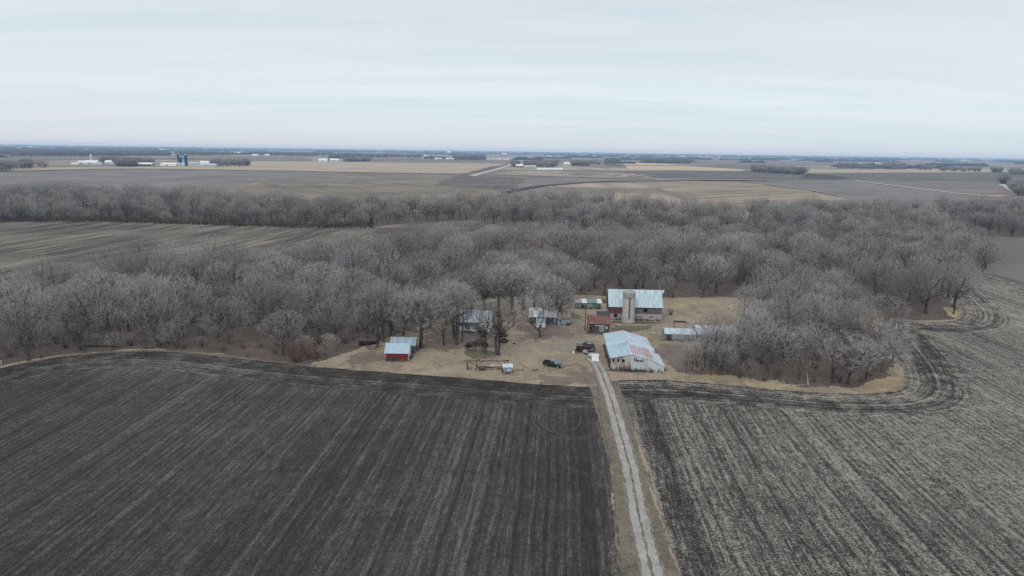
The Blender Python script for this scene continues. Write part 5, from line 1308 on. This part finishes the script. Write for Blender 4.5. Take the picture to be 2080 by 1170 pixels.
for a in [(144, 159, 334.5, 4, 'bigwhite', 'cream', 'low white shed at the left end of the white silo farm'),
          (158, 170, 332.5, 6, 'bigwhite', 'cream', 'small white barn left of the long cream barn on the white silo farm'),
          (170, 197, 334.5, 9, 'bigwhite', 'cream', 'large cream barn below the white silo'),
          (192, 206, 336, 6, 'blue_tin', 'blue_tin', 'pale blue shed at the right end of the white silo farm'),
          (213, 226, 333, 7.5, 'bigwhite', 'cream', 'white farmhouse with dark trees behind it right of the white silo'),
          (225, 237, 335, 6.5, 'palegreen', 'palegreen', 'pale greenish shed against the dark grove right of the farmhouse'),
          (326, 357, 337, 6.5, 'bigwhite', 'bigwhite', 'long low white barn left of the navy silos'),
          (359, 379, 336, 6.5, 'blue_tin', 'bigwhite', 'white barn at the foot of the navy silos'),
          (384, 403, 335, 5.5, 'palegreen', 'palegreen', 'pale green shed right of the navy silos'),
          (404, 438, 338, 6, 'blue_tin', 'palegreen', 'long pale green barn in front at the navy silo farm'),
          (406, 425, 334, 7, 'bigwhite', 'bigwhite', 'white roofed barn behind the long pale green barn'),
          (633, 650, 327, 3.5, 'grey', 'cream', 'low grey roofed shed left end of the farm under the far wood'),
          (647, 664, 328, 6, 'bigwhite', 'bigwhite', 'white barn in the farm under the far wood'),
          (670, 688, 328, 6, 'bigwhite', 'cream', 'cream barn in the farm under the far wood'),
          (690, 702, 327.5, 5, 'silver_tin', 'cream', 'small cream house beside the dark grove under the far wood'),
          (512, 524, 316, 3, 'bigwhite', 'bigwhite', 'long white shed far off above the tan field'),
          (538, 547, 317, 4, 'bigwhite', 'cream', 'small pale farmhouse far off above the tan field'),
          (1048, 1062, 340, 6.5, 'bigwhite', 'red_wood', 'red barn beside the gravel road in the far centre farm'),
          (1066, 1078, 341, 5, 'palegreen', 'palegreen', 'pale green shed right of the far red barn'),
          (1078, 1088, 341, 5.5, 'palegreen', 'cream', 'pale barn in the middle of the far centre farm'),
          (1084, 1102, 338.5, 4, 'bigwhite', 'grey', 'white roofed shed behind the long white barn of the far centre farm'),
          (1103, 1110, 340, 4, 'cream', 'cream', 'small cream shed right of the white roofed shed in the far centre farm'),
          (1091, 1144, 345, 4, 'bigwhite', 'bigwhite', 'very long low white barn in front of the far centre farm'),
          (1130, 1137, 333, 3.5, 'bigwhite', 'bigwhite', 'small white house left of the far dark conifer'),
          (1146, 1160, 335, 6, 'bigwhite', 'bigwhite', 'bright white barn right of the far dark conifer'),
          (1744, 1754, 333.5, 2.8, 'bigwhite', 'bigwhite', 'small white shed alone in the far brown fields'),
          (1756, 1764, 332.5, 3.2, 'grey', 'bigwhite', 'grey roofed shed next to the lone white shed in far brown fields'),
          (1778, 1790, 333, 3, 'silver_tin', 'grey', 'low grey farm shed beside dark trees in far brown fields')]:
    far_building(*a)
far_building(272, 308, 336.5, 6.5, 'bigwhite', 'grey', 'long white roofed shed with dark open front between the two left farms', open_front=True)
for a in [(185.5, 327, 313.5, 3.4, M['cream'], M['bigwhite'], 'white silo rising behind the cream barn'),
          (363.3, 335, 312.5, 3.4, M['navy'], M['bigwhite'], 'tall navy silo with white cap, leftmost of three'),
          (367.6, 336, 317.5, 4.2, M['navy'], M['blue_tin'], 'shorter fat navy silo in the middle of three'),
          (378.5, 337.5, 314, 4.0, M['navy'], M['blue_tin'], 'navy silo standing right of the white barn'),
          (1053.5, 337, 326, 3.5, plain('dark_silo', (.06, .07, .09)), M['bigwhite'], 'dark silo with white dome behind the far red barn'),
          (1060.5, 339, 325.5, 3.6, M['concrete'], M['cream'], 'grey concrete silo right of the dark one behind the far red barn'),
          (37.0, 306, 299.5, 9, plain('dark_silo', (.05, .06, .08)), M['bigwhite'], 'left one of two dark silos near the left horizon'),
          (42.5, 306, 299.5, 9, plain('dark_silo', (.05, .06, .08)), M['bigwhite'], 'right one of two dark silos near the left horizon')]:
    far_silo(*a)
q = random.Random(12)
# rows of small far houses and sheds, too small to tell apart
for (x0, x1, y, n, gname) in [(880, 945, 323.5, 6, 'white sheds of the far row above the tan fields'), (985, 1052, 324.5, 8, 'small houses of the far row left of the centre farm'), (58, 80, 309, 2, 'pale sheds near the two dark horizon silos'),
                        (1325, 1365, 323, 3, 'pale buildings in the far blue grove')]:
    for i in range(n):
        xx = x0 + (x1 - x0) * (i + q.uniform(.1, .5)) / n
        far_building(xx, xx + q.uniform(4, 9), y, q.uniform(2.2, 3.6), q.choice(['bigwhite', 'bigwhite', 'silver_tin']), q.choice(['cream', 'bigwhite']), 'tiny pale building among the ' + gname, depth=14, group=gname)
for i in range(28):
    xx = q.uniform(20, 2060); hy = 290.5 + xx * .0141; yy = hy + q.choice([5, 6.5, 8, 10, 13]) + q.uniform(0, 2)
    far_building(xx, xx + q.uniform(3, 10), yy, q.uniform(1.3, 2.4), 'bigwhite', q.choice(['cream', 'bigwhite']), 'tiny white speck of a farm building near the horizon', depth=25, group='white specks of far farm buildings along the horizon')

# groves round the far farms
def trees_px(pts, spacing, seed): return scatter(pg(pts), spacing, seed=seed)
g = []
for i, (pts, sp) in enumerate([([(198, 331), (255, 329), (312, 331), (306, 335), (240, 336.5), (236, 333)], 9), ([(236, 336), (280, 335), (272, 339), (240, 339)], 6), ([(426, 333), (508, 334), (506, 338), (438, 339)], 10),
    ([(668, 323), (752, 324), (750, 329), (704, 329.5)], 13), ([(1064, 333), (1135, 334), (1130, 339), (1112, 342), (1066, 337)], 12), ([(1160, 333), (1198, 334), (1196, 338), (1162, 338)], 13),
    ([(1040, 334), (1050, 335), (1046, 340), (1042, 339)], 8), ([(1198, 333), (1250, 334), (1250, 336), (1200, 336)], 22), ([(0, 338), (95, 339), (95, 343), (0, 346)], 22), ([(-40, 342), (20, 342), (22, 349), (-40, 349)], 9), ([(45, 337), (62, 337), (62, 343), (45, 343)], 11),
    ([(1530, 345), (1600, 348), (1640, 352), (1625, 356), (1580, 353), (1528, 350)], 10), ([(1700, 339), (1775, 340), (1775, 345), (1700, 344)], 22), ([(1795, 340), (1840, 341), (1838, 345), (1797, 344)], 15), ([(1868, 342), (1890, 342), (1890, 346), (1868, 346)], 17),
    ([(1910, 345), (1990, 347), (1990, 350), (1910, 349)], 20), ([(2014, 346), (2034, 347), (2034, 352), (2014, 351)], 12), ([(2050, 350), (2110, 351), (2110, 357), (2052, 356)], 14), ([(2052, 388), (2078, 386), (2082, 398), (2062, 400)], 9), ([(2030, 370), (2046, 370), (2046, 376), (2032, 376)], 10),
    ([(1300, 325), (1400, 327), (1405, 333), (1310, 332)], 28), ([(1230, 327), (1260, 327), (1260, 330), (1230, 330)], 28), ([(535, 313), (640, 314), (642, 318), (540, 317)], 40), ([(752, 318), (860, 318), (850, 322), (750, 321)], 44), ([(920, 322), (985, 322), (985, 326), (925, 326)], 26),
    ([(20, 308), (345, 311), (345, 317), (250, 318), (90, 318), (20, 318)], 26), ([(355, 312), (440, 313), (470, 317), (360, 317)], 38), ([(-60, 305), (20, 306), (40, 318), (-60, 321)], 45)]):
    g += trees_px(pts, sp, 300 + i)
near_g = [p for p in g if p[1] < 3300]; far_g = [p for p in g if p[1] >= 3300]
near_g = [p for p in near_g if noise.noise(Vector((p[0] / 30, p[1] / 60, 2))) > -.22]
mass('far_farm_groves', near_g, FAROAK[:4] + OAKS[:2] + SLEN[:2], (.55, 1.35), 9)
if far_g: mass('far_woods', far_g, FAROAK[:3], (1.1, 1.6), 10)
p = gp(1138.5, 336)
cedar('conifer', (p.x, p.y), [(0, 0, 7, 4, 4, 7, 900), (0, 0, 14, 2.5, 2.5, 5, 400)], [((0, 0, 0), (0, 0, 14), .4, .1)], 'dark conifer between two white buildings in the far centre farm', 77)

# horizon tree lines: uneven lumps of crowns out to the skyline
def horizon():
    r = np.random.default_rng(77); V = []; Fc = []
    for d, cover, hh in ((3600, .22, 15), (4400, .3, 16), (5300, .38, 16), (6400, .5, 17), (7800, .62, 17), (9500, .75, 18), (12000, .85, 19), (15500, .95, 20), (20000, 1, 22), (27000, 1, 24)):
        az = -0.80
        while az < 0.80:
            ln = r.uniform(.012, .07) * (6000 / d) ** .4
            if r.random() < cover:
                d0 = d * r.uniform(.9, 1.1); dep = d * r.uniform(.008, .03); n = max(6, int(ln * d0 / (d * .0026)))
                ridge = []; taper = 1
                for i in range(n + 1):
                    a = az + ln * i / n; x, y = math.sin(a) * d0 / math.cos(a) * math.cos(a), math.cos(a) * d0
                    e = min(i, n - i) / n; hgt = hh * (.55 + .5 * r.random()) * 1.35 * min(1, .35 + e * 5) * (.8 + .35 * noise.noise(Vector((a * 60, d, 0))))
                    ridge.append((x, y, max(2, hgt)))
                k = len(V)
                for (x, y, z) in ridge:
                    s = 1 + dep / d0
                    V += [(x, y, 0), (x * (1 + dep / d0 * .2), y * (1 + dep / d0 * .2), z), (x * s, y * s, z * r.uniform(.8, 1.15)), (x * s * 1.004, y * s * 1.004, 0)]
                for i in range(n):
                    q0 = k + 4 * i
                    for j in range(3): Fc.append((q0 + j, q0 + j + 1, q0 + j + 5, q0 + j + 4))
            az += ln * r.uniform(.7, 1.3)
    me = bpy.data.meshes.new('horizon_tree_lines'); me.from_pydata(V, [], Fc); me.update()
    m, g_, b, tc = material('far_bare_woods')
    n = g_.noise(tc.outputs['Object'], .02, 4, .7); g_.put(b.inputs['Base Color'], g_.ramp(n, [(.3, (.030, .030, .032)), (.7, (.095, .088, .085))]))
    o = link('horizon_tree_lines', me, m); o['kind'] = 'stuff'
horizon()

# ------------------------------------------------------------------ haze: thin layer over the plain, emission stands in for scattered daylight
m = bpy.data.materials.new('self_lit_haze'); m.use_nodes = True; nt = m.node_tree; nt.nodes.clear(); g = NT(nt)
out = g.new('ShaderNodeOutputMaterial'); ab = g.new('ShaderNodeVolumeAbsorption'); em = g.new('ShaderNodeEmission'); ad = g.new('ShaderNodeAddShader')
DENS = 1 / 16000.0
EXT = (.50, .76, 1.05); AIR = (.50, .60, .70)
ab.inputs['Color'].default_value = (1 - EXT[0], 1 - EXT[1], 1 - EXT[2], 1); ab.inputs['Density'].default_value = DENS
em.inputs['Color'].default_value = (AIR[0] * EXT[0], AIR[1] * EXT[1], AIR[2] * EXT[2], 1); em.inputs['Strength'].default_value = DENS
nt.links.new(ab.outputs[0], ad.inputs[0]); nt.links.new(em.outputs[0], ad.inputs[1]); nt.links.new(ad.outputs[0], out.inputs['Volume'])
o = MB().box(-62000, 62000, -3000, 62000, -6, 140).build('haze', m); o['kind'] = 'structure'

# ------------------------------------------------------------------ sky and light
w = bpy.data.worlds.new('World'); SC.world = w; w.use_nodes = True; nt = w.node_tree; nt.nodes.clear(); g = NT(nt)
SUN_EL, SUN_AZ = rad(42), rad(200)
sky = g.new('ShaderNodeTexSky'); sky.sky_type = 'NISHITA'; sky.sun_disc = False; sky.sun_elevation = SUN_EL; sky.sun_rotation = SUN_AZ; sky.air_density = 1.2; sky.dust_density = 3
bg1 = g.new('ShaderNodeBackground'); nt.links.new(sky.outputs[0], bg1.inputs[0]); bg1.inputs[1].default_value = .012
tc = g.new('ShaderNodeTexCoord'); D_ = tc.outputs['Generated']; x, y, z = g.separate(D_)
zc = g.math('ADD', g.math('MAXIMUM', z, 0.0), .10)
pl = g.combine(g.math('DIVIDE', x, zc), g.math('DIVIDE', y, zc), 0)
n1 = g.noise(g.mapping(pl, scale=(.22, 1.3, 1), rot=(0, 0, rad(4))), 1.0, 5, .55, .3)
n2 = g.noise(g.mapping(pl, scale=(.6, 2.1, 1), rot=(0, 0, rad(-5)), loc=(3, 1, 0)), 1.0, 5, .6, .5)
n3 = g.noise(g.mapping(pl, scale=(.08, .2, 1), loc=(7, 2, 0)), 1.0, 3, .5)
v = g.math('ADD', g.math('MULTIPLY', n1, .55), g.math('MULTIPLY', n2, .45))
cloud = g.ramp(v, [(.34, (.565, .68, .73)), (.48, (.625, .725, .77)), (.62, (.69, .765, .795))])
cloud = g.mix(g.range(n3, .40, .62, 0, .30), cloud, (.74, .715, .735))
side = g.range(x, -.55, .6, 0, 1)
low = g.mix(side, (.66, .69, .725), (.58, .69, .745))
cloud = g.mix(g.range(z, 0.0, .06, .9, 0), cloud, low)
zd = g.range(z, .07, .23, 1.0, .87); cloud = g.mix(1.0, cloud, g.combine(zd, zd, g.math('POWER', zd, .8)), 'MULTIPLY')
bg2 = g.new('ShaderNodeBackground'); g.put(bg2.inputs[0], cloud); bg2.inputs[1].default_value = 1.09
ad = g.new('ShaderNodeAddShader'); nt.links.new(bg1.outputs[0], ad.inputs[0]); nt.links.new(bg2.outputs[0], ad.inputs[1])
wo = g.new('ShaderNodeOutputWorld'); nt.links.new(ad.outputs[0], wo.inputs[0])
w.cycles.sampling_method = 'MANUAL'; w.cycles.sample_map_resolution = 512

sl = bpy.data.lights.new('sun', 'SUN'); sl.energy = .9; sl.angle = rad(25); sl.color = (1, .93, .84)
so = bpy.data.objects.new('sun', sl); COL.objects.link(so)
# azimuth measured clockwise from +Y, as the sky texture does
sd = Vector((math.sin(SUN_AZ) * math.cos(SUN_EL), math.cos(SUN_AZ) * math.cos(SUN_EL), math.sin(SUN_EL)))
so.rotation_euler = sd.to_track_quat('Z', 'Y').to_euler()
SC.view_settings.view_transform = 'Standard'; SC.view_settings.look = 'None'; SC.view_settings.exposure = 0; SC.view_settings.gamma = 1
SC.cycles.max_bounces = 4; SC.cycles.diffuse_bounces = 2; SC.cycles.glossy_bounces = 2; SC.cycles.transparent_max_bounces = 8; SC.cycles.volume_bounces = 0
SC.cycles.use_adaptive_sampling = True; SC.cycles.adaptive_threshold = .02
SC.cycles.use_denoising = False
